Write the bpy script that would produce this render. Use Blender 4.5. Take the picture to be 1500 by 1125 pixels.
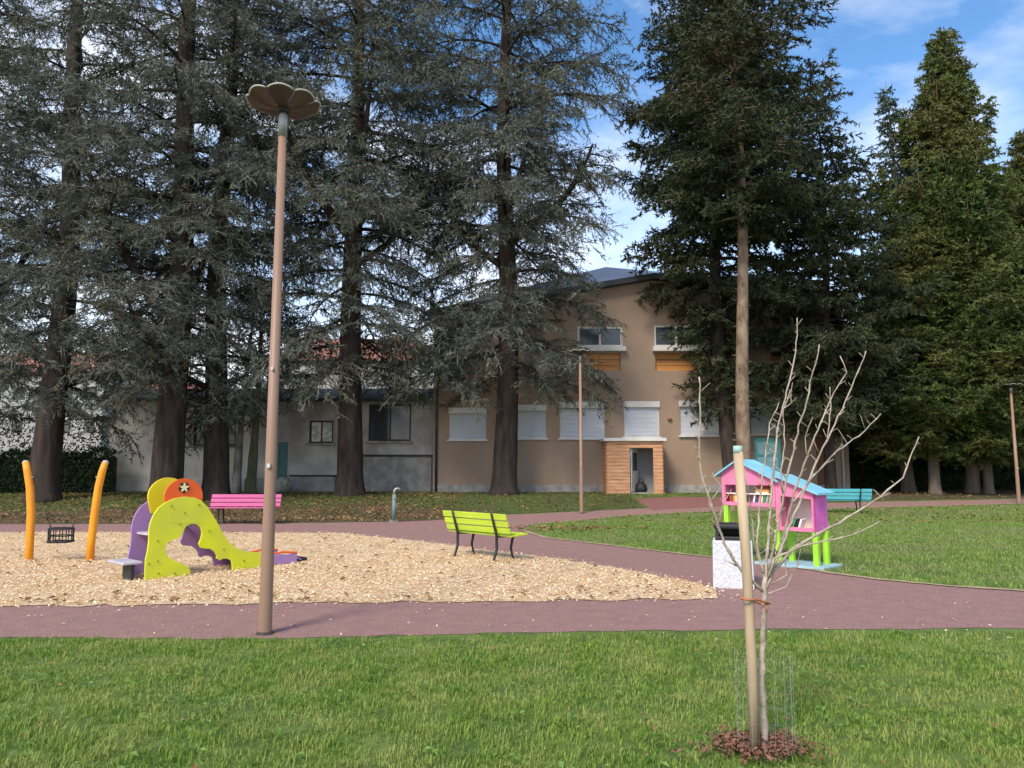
import bpy, bmesh, math, random
import numpy as np
from mathutils import Vector, Matrix
from mathutils.geometry import tessellate_polygon
R = math.radians
random.seed(7)
S = bpy.context.scene
for o in list(bpy.data.objects): bpy.data.objects.remove(o)
C = S.collection

# ------------------------------------------------------------ camera, sky, sun, exposure
F = 1083.3; PITCH = math.atan(119.5/F); H = 1.6
cd = bpy.data.cameras.new('camera'); cam = bpy.data.objects.new('camera', cd); C.objects.link(cam)
cd.sensor_width = 36; cd.lens = 26; cd.clip_end = 3000; cd.clip_start = .05
cam.location = (0, 0, H); cam.rotation_euler = (R(90)+PITCH, 0, 0); S.camera = cam
SUN_EL, SUN_AZ = 44, -150          # azimuth clockwise from +Y (the view direction): behind the camera, to the left
w = bpy.data.worlds.new('World'); S.world = w; w.use_nodes = True
nt = w.node_tree; nt.nodes.clear(); N = nt.nodes.new; L = nt.links.new
out = N('ShaderNodeOutputWorld'); bg = N('ShaderNodeBackground'); bg.inputs[1].default_value = .115
sky = N('ShaderNodeTexSky'); sky.sky_type = 'NISHITA'; sky.sun_disc = False
sky.sun_elevation = R(SUN_EL); sky.sun_rotation = R(SUN_AZ); sky.air_density = 1.0; sky.dust_density = .6; sky.ozone_density = 1.6
tc = N('ShaderNodeTexCoord'); mp = N('ShaderNodeMapping'); mp.inputs['Scale'].default_value = (1.0, 1.0, 2.2); mp.inputs['Location'].default_value = (.35, .0, .45)
n1 = N('ShaderNodeTexNoise'); n1.inputs['Scale'].default_value = 2.1; n1.inputs['Detail'].default_value = 9; n1.inputs['Roughness'].default_value = .56; n1.inputs['Distortion'].default_value = .35
rmp = N('ShaderNodeValToRGB'); rmp.color_ramp.elements[0].position = .46; rmp.color_ramp.elements[1].position = .76
sx = N('ShaderNodeSeparateXYZ'); hz = N('ShaderNodeMapRange'); hz.inputs[1].default_value = 0; hz.inputs[2].default_value = .45; hz.inputs[3].default_value = .62; hz.inputs[4].default_value = 0
ad = N('ShaderNodeMath'); ad.operation = 'ADD'; ad.use_clamp = True
mx = N('ShaderNodeMixRGB'); mx.inputs[2].default_value = (7.2, 7.3, 7.6, 1)
L(tc.outputs['Generated'], mp.inputs[0]); L(mp.outputs[0], n1.inputs[0]); L(n1.outputs[0], rmp.inputs[0])
L(tc.outputs['Generated'], sx.inputs[0]); L(sx.outputs[2], hz.inputs[0]); L(rmp.outputs[0], ad.inputs[0]); L(hz.outputs[0], ad.inputs[1])
hs = N('ShaderNodeHueSaturation'); hs.inputs['Saturation'].default_value = 1.22; hs.inputs['Value'].default_value = 1.22
L(sky.outputs[0], hs.inputs['Color']); L(hs.outputs[0], mx.inputs[1]); L(ad.outputs[0], mx.inputs[0]); L(mx.outputs[0], bg.inputs[0]); L(bg.outputs[0], out.inputs[0])
sd = bpy.data.lights.new('sun', 'SUN'); sd.energy = 2.3; sd.angle = R(16); sd.color = (1, .90, .76)
so = bpy.data.objects.new('sun', sd); C.objects.link(so)
a = R(SUN_AZ); dv = Vector((math.sin(a)*math.cos(R(SUN_EL)), math.cos(a)*math.cos(R(SUN_EL)), math.sin(R(SUN_EL))))
so.rotation_euler = dv.to_track_quat('Z', 'Y').to_euler(); so.location = (-10, -10, 30)
S.view_settings.view_transform = 'Standard'; S.view_settings.look = 'None'; S.view_settings.gamma = 1; S.view_settings.use_curve_mapping = False
S.view_settings.exposure = 0.86
S.render.engine = 'CYCLES'

# ------------------------------------------------------------ layout helpers
BRK = [-30., 0.] + [22 + .75*i for i in range(13)] + [60., 150., 1200.]
def gz(y):
    t = min(1, max(0, (y-22)/9)); return .45*t*t*(3-2*t)
GZB = [gz(b) for b in BRK]
def gzl(y): return float(np.interp(y, BRK, GZB))
cp, sp = math.cos(PITCH), math.sin(PITCH)
def ray(px, py):
    u = (562.5-py)/F; return Vector(((px-750)/F, cp-u*sp, sp+u*cp))
def at(px, py, Y):
    d = ray(px, py); t = Y/d.y; return Vector((d.x*t, Y, H+d.z*t))
def G(px, py):
    d = ray(px, py); z = 0.
    for _ in range(40):
        t = (z-H)/d.z; z = .5*z+.5*gzl(d.y*t)
    return Vector((d.x*t, d.y*t, z))
def onground(px, Y):
    x = (px-750)/F*Y*cp + 0; z = gzl(Y)
    dep = Y*cp+(z-H)*sp
    return Vector(((px-750)/F*dep, Y, z))

# ------------------------------------------------------------ materials
def mat(name, c1, c2=None, scale=8, rough=.7, bump=0., bscale=None, detail=5, stretch=(1, 1, 1), metal=0, c3=None, coords='Object', lo=.35, hi=.65, transl=0, spec=.3):
    m = bpy.data.materials.new(name); m.use_nodes = True; t = m.node_tree; b = t.nodes['Principled BSDF']
    b.inputs['Roughness'].default_value = rough; b.inputs['Metallic'].default_value = metal
    b.inputs['Specular IOR Level'].default_value = spec
    c2 = c2 or tuple(x*.8 for x in c1)
    tcn = t.nodes.new('ShaderNodeTexCoord'); mpn = t.nodes.new('ShaderNodeMapping'); mpn.inputs['Scale'].default_value = stretch
    if coords == 'World':
        g = t.nodes.new('ShaderNodeNewGeometry'); t.links.new(g.outputs['Position'], mpn.inputs[0])
    else: t.links.new(tcn.outputs[coords], mpn.inputs[0])
    n = t.nodes.new('ShaderNodeTexNoise'); n.inputs['Scale'].default_value = scale; n.inputs['Detail'].default_value = detail
    t.links.new(mpn.outputs[0], n.inputs[0])
    r = t.nodes.new('ShaderNodeValToRGB'); e = r.color_ramp.elements
    e[0].position = lo; e[0].color = (*c1, 1); e[1].position = hi; e[1].color = (*c2, 1)
    t.links.new(n.outputs[0], r.inputs[0]); col = r.outputs[0]
    if c3:
        n3 = t.nodes.new('ShaderNodeTexNoise'); n3.inputs['Scale'].default_value = scale*.13; n3.inputs['Detail'].default_value = 3
        t.links.new(mpn.outputs[0], n3.inputs[0])
        r3 = t.nodes.new('ShaderNodeValToRGB'); r3.color_ramp.elements[0].position = .42; r3.color_ramp.elements[1].position = .62
        t.links.new(n3.outputs[0], r3.inputs[0])
        mm = t.nodes.new('ShaderNodeMixRGB'); mm.inputs[2].default_value = (*c3, 1)
        t.links.new(r3.outputs[0], mm.inputs[0]); t.links.new(col, mm.inputs[1]); col = mm.outputs[0]
    t.links.new(col, b.inputs['Base Color'])
    if bump:
        nb = t.nodes.new('ShaderNodeTexNoise'); nb.inputs['Scale'].default_value = bscale or scale*3; nb.inputs['Detail'].default_value = 6
        t.links.new(mpn.outputs[0], nb.inputs[0])
        bp = t.nodes.new('ShaderNodeBump'); bp.inputs['Strength'].default_value = bump; bp.inputs['Distance'].default_value = .03
        t.links.new(nb.outputs[0], bp.inputs['Height']); t.links.new(bp.outputs[0], b.inputs['Normal'])
    if transl:
        tr = t.nodes.new('ShaderNodeBsdfTranslucent'); ms = t.nodes.new('ShaderNodeMixShader'); ms.inputs[0].default_value = transl
        o = t.nodes['Material Output']; t.links.new(col, tr.inputs[0]); t.links.new(b.outputs[0], ms.inputs[1]); t.links.new(tr.outputs[0], ms.inputs[2]); t.links.new(ms.outputs[0], o.inputs[0])
    return m

M_grass = mat('grass_ground', (.05, .095, .018), (.10, .16, .03), 14, .9, .6, 60, coords='World', c3=(.13, .18, .04))
M_blade = mat('grass_blade', (.075, .18, .018), (.29, .40, .065), 18, .6, coords='World', c3=(.31, .36, .09), transl=.3)
M_blade2 = mat('lawn_blade', (.13, .235, .035), (.28, .36, .085), 4.0, .6, coords='World', c3=(.26, .29, .11), transl=.25)
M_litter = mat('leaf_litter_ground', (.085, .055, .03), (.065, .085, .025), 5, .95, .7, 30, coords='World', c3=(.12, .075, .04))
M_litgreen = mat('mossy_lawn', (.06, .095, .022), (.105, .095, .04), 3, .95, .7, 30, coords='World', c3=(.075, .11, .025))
M_path = mat('mauve_asphalt', (.26, .135, .12), (.42, .25, .22), 38, .9, .7, 130, coords='World', c3=(.30, .175, .155), lo=.3, hi=.7)
M_red = mat('red_paving', (.27, .12, .105), (.22, .10, .09), 12, .9, .3, 90, coords='World')
M_chipbase = mat('woodchip_bed', (.70, .49, .28), (.46, .30, .16), 22, .95, 1., 45, coords='World', c3=(.68, .51, .33))
M_chip = mat('wood_chip', (.88, .71, .48), (.70, .52, .32), 9, .85, coords='World', lo=.3, hi=.7)
M_edge = mat('dry_edging', (.50, .40, .25), (.32, .26, .14), 25, .95, .8, 60, coords='World')
M_leaf = mat('fallen_leaf', (.24, .12, .045), (.12, .062, .028), 3, .8, coords='World', c3=(.28, .18, .07))
M_bark = mat('dark_bark', (.024, .017, .014), (.06, .044, .036), 5, .95, 1., 9, stretch=(1, 1, .22))
M_barkl = mat('pale_scaly_bark', (.27, .20, .14), (.13, .085, .055), 4, .9, .8, 12, stretch=(1, 1, .5))
M_barkm = mat('mossy_bark', (.07, .075, .035), (.13, .12, .08), 5, .95, .8, 10, stretch=(1, 1, .3))
M_barkb = mat('lichen_bark', (.36, .35, .30), (.14, .14, .11), 3, .9, .6, 10, stretch=(1, 1, .6))
M_barkt = mat('brown_bark', (.11, .085, .062), (.17, .135, .10), 4, .95, .8, 12, stretch=(1, 1, .2))
M_cedar = mat('cedar_needles', (.038, .047, .038), (.185, .20, .165), 1.6, .7, c3=(.12, .125, .085), lo=.36, hi=.66, transl=.15)  # silver-grey needles; wide dark-to-light clump range also paints lit and shaded foliage
M_spruce = mat('spruce_needles', (.020, .034, .015), (.055, .068, .025), .9, .65, c3=(.06, .06, .026), transl=.12)
M_cyp = mat('cypress_sprays', (.020, .045, .010), (.12, .16, .035), 1.8, .65, c3=(.13, .13, .035), transl=.18)
M_bluecyp = mat('blue_cypress_sprays', (.05, .085, .06), (.10, .14, .10), .9, .65, transl=.15)
M_hedge = mat('hedge_leaves', (.012, .025, .009), (.035, .06, .018), 2, .6, transl=.1)
M_stucco = mat('tan_render', (.335, .24, .175), (.275, .197, .145), 1.0, .9, .25, 60, c3=(.31, .23, .17), stretch=(1, 1, .45))
M_grey = mat('stained_grey_render', (.50, .46, .43), (.31, .285, .27), .9, .95, .3, 25, c3=(.58, .54, .48), lo=.4, hi=.6)
M_cream = mat('weathered_cream_render', (.78, .72, .64), (.50, .46, .43), .8, .95, .3, 25, lo=.42, hi=.6)
M_conc = mat('old_concrete', (.34, .32, .30), (.22, .21, .19), 3, .95, .4, 25)
M_shut = mat('roller_shutter', (.62, .64, .69), (.58, .60, .65), 1, .5)
M_white = mat('white_trim', (.62, .60, .57), (.54, .52, .5), 2, .6)
M_dkroof = mat('dark_fascia', (.03, .032, .042), (.045, .048, .06), 2, .5)
M_roofb = mat('blue_metal_roof', (.13, .17, .27), (.18, .22, .32), 2, .35, metal=.3)
M_glass = mat('dark_pane', (.03, .035, .04), (.05, .055, .06), .8, .12, spec=.6)
M_woodor = mat('orange_board', (.52, .24, .075), (.40, .17, .05), 3, .6, .2, 20, stretch=(.4, 1, 3))
M_plank = mat('reddish_cladding', (.62, .34, .19), (.42, .20, .10), 3, .7, .3, 20, stretch=(.5, .5, 5))
M_interior = mat('interior_grey', (.33, .35, .36), (.25, .27, .28), 1, .8)
M_dark = mat('near_black', (.02, .02, .022), (.03, .03, .032), 4, .55)
M_teal = mat('turquoise_paint', (.10, .46, .52), (.13, .52, .58), 2, .5)
M_tealp = mat('pale_turquoise_glass', (.60, .90, .92), (.42, .78, .82), 3, .3)
M_tealdk = mat('faded_teal', (.07, .17, .17), (.10, .21, .2), 3, .7)
M_lamp = mat('brown_lamp_pole', (.30, .185, .13), (.26, .16, .112), 1.5, .45, stretch=(2, 2, .4))
M_lamph = mat('lamp_head_brown', (.07, .048, .036), (.05, .036, .028), 2, .4)
M_rim = mat('lit_rim_pale_cap', (.48, .44, .38), (.40, .37, .32), 5, .5)  # pale tone paints sunlight on the lamp petal edges; also colours swing post caps
M_galv = mat('galvanised', (.35, .33, .31), (.28, .27, .26), 6, .45, metal=.5)
M_orange = mat('orange_paint', (.82, .33, .02), (.74, .27, .02), 3, .4)
M_lime = mat('lime_panel', (.68, .72, .015), (.58, .62, .03), 3, .5, .1, 60, c3=(.56, .58, .08))
M_yel = mat('yellow_panel', (.80, .66, .02), (.74, .58, .02), 2, .4)
M_orr = mat('red_orange_panel', (.80, .14, .02), (.74, .11, .02), 2, .4)
M_lilac = mat('lilac_panel', (.38, .22, .46), (.34, .19, .42), 2, .45)
M_lstep = mat('pale_step', (.5, .47, .52), (.42, .40, .45), 4, .5)
M_benchg = mat('lime_slat', (.54, .68, .04), (.40, .54, .05), 6, .6, .1, 20, stretch=(.3, 2, 2))
M_benchp = mat('pink_slat', (.54, .10, .26), (.46, .08, .22), 3, .5, .1, 20, stretch=(.3, 2, 2))
M_pink = mat('pink_board', (.80, .22, .38), (.70, .17, .31), 4, .5)
M_mag = mat('magenta_board', (.72, .14, .50), (.58, .11, .40), 5, .6)
M_legs = mat('lime_leg', (.36, .70, .04), (.26, .52, .04), 7, .6, .15, 40, stretch=(1, 1, .3))
M_roofc = mat('sky_blue_roof', (.16, .48, .63), (.27, .58, .70), 5, .55, .1, 40, c3=(.22, .45, .52))
M_pale = mat('pale_blue_deck', (.34, .50, .58), (.28, .42, .5), 6, .6)
M_inside = mat('box_inside', (.86, .76, .69), (.74, .64, .57), 4, .7)
M_stake = mat('stake_wood', (.54, .41, .27), (.26, .18, .115), 9, .8, .3, 20, stretch=(1, 1, .12))
M_twig = mat('twig_bark', (.48, .40, .32), (.28, .22, .17), 14, .8, .3, 60)
M_tip = mat('stake_top_paint', (.36, .50, .46), (.30, .42, .38), 9, .6)
M_tie = mat('rubber_tie', (.42, .16, .07), (.36, .13, .06), 9, .6)
M_wire = mat('wire', (.42, .44, .40), (.34, .36, .34), 9, .5, metal=.3)
M_mulch = mat('bark_mulch', (.24, .12, .075), (.10, .05, .03), 20, .9, coords='World')
M_tile = mat('roof_tile', (.36, .16, .11), (.27, .115, .08), 4, .85, .4, 12)
M_wallw = mat('off_white_wall', (.40, .39, .38), (.33, .32, .31), 1, .9)
M_bin = None

def granite():
    m = mat('speckled_granite', (.66, .66, .67), (.45, .47, .52), 45, .6, .15, 80, detail=2, lo=.4, hi=.6); return m
M_bin = granite()

# ------------------------------------------------------------ mesh helpers
class MB:
    def __init__(s): s.v = []; s.f = []
    def add(s, vs, fs, mtx=None):
        b = len(s.v)
        s.v += [tuple((mtx @ Vector(v)) if mtx is not None else v) for v in vs]; s.f += [tuple(i+b for i in f) for f in fs]; return s
    def box(s, c, d, mtx=None, rot=None):
        x, y, z = (k/2 for k in d)
        vs = [Vector(p) for p in ((-x, -y, -z), (x, -y, -z), (x, y, -z), (-x, y, -z), (-x, -y, z), (x, -y, z), (x, y, z), (-x, y, z))]
        if rot is not None: vs = [rot @ p for p in vs]
        vs = [p+Vector(c) for p in vs]
        return s.add(vs, [(0, 3, 2, 1), (4, 5, 6, 7), (0, 1, 5, 4), (1, 2, 6, 5), (2, 3, 7, 6), (3, 0, 4, 7)], mtx)
    def tube(s, pts, rad, n=8, cap=True):
        pts = [Vector(p) for p in pts]
        if not hasattr(rad, '__len__'): rad = [rad]*len(pts)
        b = len(s.v); up = None
        for i, p in enumerate(pts):
            d = (pts[min(i+1, len(pts)-1)]-pts[max(i-1, 0)]).normalized()
            if up is None: up = Vector((1, 0, 0)) if abs(d.x) < .8 else Vector((0, 1, 0))
            a = d.cross(up).normalized(); up2 = a.cross(d).normalized(); up = up2
            for k in range(n):
                t = 2*math.pi*k/n; s.v.append(tuple(p+rad[i]*(math.cos(t)*a+math.sin(t)*up2)))
        for i in range(len(pts)-1):
            for k in range(n):
                k2 = (k+1) % n; s.f.append((b+i*n+k, b+i*n+k2, b+(i+1)*n+k2, b+(i+1)*n+k))
        if cap:
            s.f.append(tuple(b+k for k in reversed(range(n)))); s.f.append(tuple(b+(len(pts)-1)*n+k for k in range(n)))
        return s
    def lathe(s, prof, n=24, c=(0, 0, 0)):
        b = len(s.v)
        for r, z in prof:
            for k in range(n):
                t = 2*math.pi*k/n; s.v.append((c[0]+r*math.cos(t), c[1]+r*math.sin(t), c[2]+z))
        for i in range(len(prof)-1):
            for k in range(n):
                k2 = (k+1) % n; s.f.append((b+i*n+k, b+i*n+k2, b+(i+1)*n+k2, b+(i+1)*n+k))
        return s
    def prism(s, loops, y0, y1, mtx=None):
        """loops of (x,z) outlines, first outer, rest holes; extruded from y0 to y1"""
        tris = tessellate_polygon([[Vector((x, z, 0)) for x, z in lp] for lp in loops])
        flat = [p for lp in loops for p in lp]; n = len(flat)
        vs = [(x, y0, z) for x, z in flat]+[(x, y1, z) for x, z in flat]
        fs = [tuple(t) for t in tris]+[tuple(n+i for i in reversed(t)) for t in tris]
        k = 0
        for lp in loops:
            m = len(lp)
            for i in range(m):
                a, b = k+i, k+(i+1) % m; fs.append((a, b, b+n, a+n))
            k += m
        return s.add(vs, fs, mtx)
    def build(s, name, m, parent=None, smooth=False, bevel=0, loc=None):
        me = bpy.data.meshes.new(name); me.from_pydata(s.v, [], s.f); me.validate()
        bm = bmesh.new(); bm.from_mesh(me); bmesh.ops.recalc_face_normals(bm, faces=bm.faces); bm.to_mesh(me); bm.free()
        me.materials.append(m)
        if smooth: me.polygons.foreach_set('use_smooth', [True]*len(me.polygons))
        o = bpy.data.objects.new(name, me); C.objects.link(o); o.parent = parent
        if loc is not None: o.location = loc
        if bevel:
            b = o.modifiers.new('bevel', 'BEVEL'); b.width = bevel; b.segments = 2; b.limit_method = 'ANGLE'
        return o
def tag(o, label=None, cat=None, group=None, kind=None):
    if label: o['label'] = label
    if cat: o['category'] = cat
    if group: o['group'] = group
    if kind: o['kind'] = kind
    return o
def thing(name, label, cat, loc=(0, 0, 0), rz=0, group=None):
    o = bpy.data.objects.new(name, None); o.empty_display_size = .2; C.objects.link(o); o.location = loc; o.rotation_euler = (0, 0, rz)
    return tag(o, label, cat, group)
def copy_tree(o, parent=None):
    c = o.copy(); C.objects.link(c); c.parent = parent
    for ch in list(o.children): copy_tree(ch, c)
    return c
def tri_mesh(name, V, m, parent=None):
    """V: (n,3,3) triangles"""
    n = len(V); me = bpy.data.meshes.new(name); me.vertices.add(n*3); me.loops.add(n*3); me.polygons.add(n)
    me.vertices.foreach_set('co', V.astype(np.float32).ravel()); me.loops.foreach_set('vertex_index', np.arange(n*3, dtype=np.int32))
    me.polygons.foreach_set('loop_start', np.arange(0, n*3, 3, dtype=np.int32)); me.polygons.foreach_set('loop_total', np.full(n, 3, dtype=np.int32))
    me.materials.append(m); me.update(calc_edges=True)
    o = bpy.data.objects.new(name, me); C.objects.link(o); o.parent = parent; return o
def jag(pts, step=.35, amp=.05, seed=1):
    rr = random.Random(seed); res = []
    for i in range(len(pts)):
        a, b = Vector(pts[i][:2]), Vector(pts[(i+1) % len(pts)][:2]); n = max(1, min(60, int((b-a).length/step)))
        nr = Vector((-(b-a).y, (b-a).x)); nr = nr.normalized() if nr.length else nr
        for k in range(n):
            p = a.lerp(b, k/n); res.append(p+nr*rr.uniform(-amp, amp) if k else p)
    return res
def sheet(name, pts, dz, m, step=.35, amp=.04, label=None):
    P = jag(pts, step, amp, hash(name) % 99 if False else len(name)); tris = tessellate_polygon([[Vector((p.x, p.y, 0)) for p in P]])
    bm = bmesh.new(); vs = [bm.verts.new((p.x, p.y, 0)) for p in P]
    for t in tris:
        try: bm.faces.new([vs[i] for i in t])
        except ValueError: pass
    for y in BRK:
        bmesh.ops.bisect_plane(bm, geom=list(bm.verts)+list(bm.edges)+list(bm.faces), plane_co=(0, y, 0), plane_no=(0, 1, 0))
    for v in bm.verts: v.co.z = gzl(v.co.y)+dz
    for f in bm.faces:
        f.normal_update()
        if f.normal.z < 0: f.normal_flip()
    me = bpy.data.meshes.new(name); bm.to_mesh(me); bm.free(); me.materials.append(m)
    o = bpy.data.objects.new(name, me); C.objects.link(o); tag(o, label, None, None, 'structure'); return o
def inpoly(P, x, y):
    r = np.zeros(len(x), bool); j = len(P)-1
    for i in range(len(P)):
        xi, yi, xj, yj = P[i][0], P[i][1], P[j][0], P[j][1]
        if yi != yj:
            r ^= ((yi > y) != (yj > y)) & (x < (xj-xi)*(y-yi)/(yj-yi)+xi)
        j = i
    return r
def sample(P, dens, rng, holes=()):
    xs = [p[0] for p in P]; ys = [p[1] for p in P]; A = (max(xs)-min(xs))*(max(ys)-min(ys)); n = int(A*dens)
    x = rng.uniform(min(xs), max(xs), n); y = rng.uniform(min(ys), max(ys), n); k = inpoly(P, x, y)
    for h in holes: k &= ~inpoly(h, x, y)
    return x[k], y[k]

# ------------------------------------------------------------ ground, paths
W = lambda x, y: Vector((x, y, 0))
bm = bmesh.new(); xs = [-700, -60, -25, 0, 25, 60, 700]
vs = [[bm.verts.new((x, y, gzl(y))) for x in xs] for y in BRK]
for i in range(len(BRK)-1):
    for j in range(len(xs)-1): bm.faces.new((vs[i][j], vs[i][j+1], vs[i+1][j+1], vs[i+1][j]))
me = bpy.data.meshes.new('ground'); bm.to_mesh(me); bm.free(); me.materials.append(M_grass)
tag(bpy.data.objects.new('ground', me), None, None, None, 'structure'); C.objects.link(bpy.data.objects['ground'])

far_l = [G(745, 754), G(600, 764), G(400, 767), G(0, 768)]
path_far = [G(1500, 731), G(1200, 737), G(1050, 741), G(960, 744), G(880, 748)]+far_l
yl_far = G(0, 768).y; yl_near = G(0, 781).y
sand_far = [G(0, 781), G(300, 781), G(500, 782), G(600, 793), G(700, 806), G(800, 818), G(900, 834), G(1000, 853), G(1043, 864)]
sand_near = [G(1046, 876), G(700, 880), G(300, 884), G(0, 888)]
lawn_edge = [G(1500, 866), G(1400, 860), G(1300, 851), G(1230, 842), G(1130, 826), G(1000, 812), G(900, 800), G(800, 788), G(762, 776)]
lawn_far = [G(785, 768), G(900, 757), G(1000, 751), G(1200, 746), G(1500, 738)]
near_edge = [W(-14, 6.95), G(0, 934), G(388, 936), G(750, 927), G(1100, 922), G(1500, 921), W(14, 7.1)]
path_poly = near_edge+[W(14, 8.2)]+lawn_edge+lawn_far+[W(30, 23.5), W(30, 25.5)]+path_far+[W(-30, yl_far), W(-30, yl_near)]+sand_far+sand_near+[W(-14, G(0, 888).y)]
sheet('path', path_poly, .004, M_path, .22, .04)
sand_poly = [W(-14, yl_near+.08)]+[p+Vector((.04, .09, 0)) for p in sand_far]+[p+Vector((.03, -.08, 0)) for p in sand_near]+[W(-14, G(0, 888).y)]
sheet('woodchip_play_area', sand_poly, .012, M_chipbase, .18, .09)
red_poly = [G(930, 731), G(1000, 728), G(1060, 729), G(1075, 739), G(1050, 742), G(955, 747)]
sheet('entrance_paving', red_poly, .010, M_red, .5, .01)
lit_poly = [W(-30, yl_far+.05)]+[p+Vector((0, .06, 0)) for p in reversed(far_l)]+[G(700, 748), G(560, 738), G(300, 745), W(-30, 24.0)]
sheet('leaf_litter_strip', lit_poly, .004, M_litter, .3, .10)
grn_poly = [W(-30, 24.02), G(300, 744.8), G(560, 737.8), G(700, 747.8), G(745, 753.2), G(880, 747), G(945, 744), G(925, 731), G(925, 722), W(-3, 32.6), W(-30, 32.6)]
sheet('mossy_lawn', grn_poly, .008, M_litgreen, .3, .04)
rl_poly = [G(1078, 738), G(1200, 735.5), G(1500, 729.5), W(30, 26.2), W(30, 40), W(7.6, 40), G(1078, 729)]
sheet('leafy_verge', rl_poly, .004, M_litter, .3, .04)
# pale dry edging along the lawn and along the near path
def ribbon(name, pts, wd, dz, m, seed):
    rr = random.Random(seed); P = []; Q = []
    pts = [Vector((p.x, p.y)) for p in pts]
    for i in range(len(pts)-1):
        a, b = pts[i], pts[i+1]; n = max(1, int((b-a).length/.15)); nr = Vector((-(b-a).y, (b-a).x)).normalized()
        for k in range(n):
            p = a.lerp(b, k/n); P.append(p+nr*wd*rr.uniform(.2, .6)); Q.append(p-nr*wd*rr.uniform(.2, .6))
    vs = [(p.x, p.y, gzl(p.y)+dz) for p in P]+[(q.x, q.y, gzl(q.y)+dz) for q in Q]; n = len(P)
    o = MB().add(vs, [(i, i+1, n+i+1, n+i) for i in range(n-1)]).build(name, m); tag(o, kind='structure'); return o
ribbon('path_edging', [W(12, 8.6)]+lawn_edge, .16, .016, M_edge, 3)
ribbon('path_edging', lawn_far, .10, .016, M_edge, 4)

# ------------------------------------------------------------ grass, chips, leaves (stuff)
rng = np.random.default_rng(5)
def blades(name, x, y, h0, h1, wd, m, label, lean=.5):
    n = len(x); z = np.interp(y, BRK, GZB); base = np.stack([x, y, z], 1)
    h = rng.uniform(h0, h1, n)*(.8+.25*np.sin(x*19+2*np.sin(y*7))*np.sin(y*17+2*np.sin(x*8)))*(.65+.5*(np.sin(x*1.7+np.sin(y*2.3))*np.cos(y*1.9+x*.6)*.5+.5)); az = rng.uniform(0, 2*np.pi, n); ln = rng.uniform(.1, 1, n)*lean
    d = np.stack([np.cos(az), np.sin(az), np.zeros(n)], 1); sd_ = np.stack([-np.sin(az), np.cos(az), np.zeros(n)], 1)*(wd*rng.uniform(.6, 1.3, n)/2)[:, None]
    up = np.array([0, 0, 1.])
    mid = base+(h*.55)[:, None]*up+d*(h*ln*.3)[:, None]; tip = base+(h*(1-.25*ln))[:, None]*up+d*(h*ln)[:, None]
    T = np.concatenate([np.stack([base-sd_, base+sd_, mid+sd_*.8], 1), np.stack([base-sd_, mid+sd_*.8, mid-sd_*.8], 1), np.stack([mid-sd_*.8, mid+sd_*.8, tip], 1)])
    o = tri_mesh(name, T, m); tag(o, label, 'grass', None, 'stuff'); return o
fg = [W(-5.5, 3.2), W(5.5, 3.2), W(6.5, 7.02), W(6.5, 7.35), G(1500, 911), G(1100, 911), G(750, 916), G(388, 925), G(0, 923), W(-6.5, 7.25)]
x, y = sample(fg, 4600, rng); k = rng.uniform(0, 1, len(x)) < np.interp(y, [3.2, 7], [1, .75]); x, y = x[k], y[k]
def clump(x, y):
    return (np.sin(x*23+3*np.sin(y*9))*np.sin(y*21+3*np.sin(x*11))+.8*np.sin(x*7.3+y*4+2*np.sin(y*3.1))*np.cos(y*8.7-x*2.3+np.sin(x*5)))
k = rng.uniform(-1.5, .25, len(x))+np.clip((y-np.interp(x, [-4.8, -2.3, 0, 2.2, 4.8], [7.0, 6.97, 7.11, 7.22, 7.24]))*14, 0, 9) < clump(x, y); x, y = x[k], y[k]
blades('foreground_grass', x, y, .025, .075, .0065, M_blade, 'green lawn with uneven blades in the foreground', .95)
lawn = [G(1500, 866)+Vector((3, -.4, 0))]+lawn_edge+lawn_far+[W(16, 22.5)]
x, y = sample(lawn, 420, rng); blades('lawn_grass', x, y, .04, .08, .016, M_blade2, 'short green lawn behind the mauve path')
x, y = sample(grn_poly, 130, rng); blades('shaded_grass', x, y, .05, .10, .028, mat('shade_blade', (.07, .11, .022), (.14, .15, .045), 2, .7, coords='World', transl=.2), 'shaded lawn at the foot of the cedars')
def flakes(name, x, y, s0, s1, asp, m, label, cat, dz=.015, tilt=.5, zr=.02):
    n = len(x); z = np.interp(y, BRK, GZB)+dz+rng.uniform(0, zr, n); c = np.stack([x, y, z], 1)
    az = rng.uniform(0, 2*np.pi, n); s = rng.uniform(s0, s1, n)/2; tl = rng.uniform(-tilt, tilt, n); t2 = rng.uniform(-tilt, tilt, n)
    u = np.stack([np.cos(az), np.sin(az), tl], 1)*s[:, None]; v = np.stack([-np.sin(az), np.cos(az), t2], 1)*(s*asp)[:, None]
    bend = np.array([0, 0, 1.])*(s*.3)[:, None]
    T = np.concatenate([np.stack([c-u, c-v+bend, c+u], 1), np.stack([c-u, c+u, c+v+bend], 1)])
    o = tri_mesh(name, T, m); tag(o, label, cat, None, 'stuff'); return o
x, y = sample(sand_poly, 520, rng); k = (y < 13) | (rng.uniform(0, 1, len(x)) < .5); x, y = x[k], y[k]
flakes('wood_chips', x+rng.normal(0, .13, len(x)), y+rng.normal(0, .13, len(x)), .018, .058, .38, M_chip, 'loose pale wood chips over the play area', 'wood chips')
allgrass = [W(-20, yl_far+.2), W(20, yl_far+.2), W(24, 31), W(-20, 31.5)]
x, y = sample(allgrass, 38, rng, [path_poly, red_poly]); k = rng.uniform(0, 1, len(x)) < np.where(x < -2, .9, .22); x, y = x[k], y[k]
flakes('fallen_leaves', x, y, .06, .13, .7, M_leaf, 'brown fallen leaves under the cedars', 'fallen leaves', .03)
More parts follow.
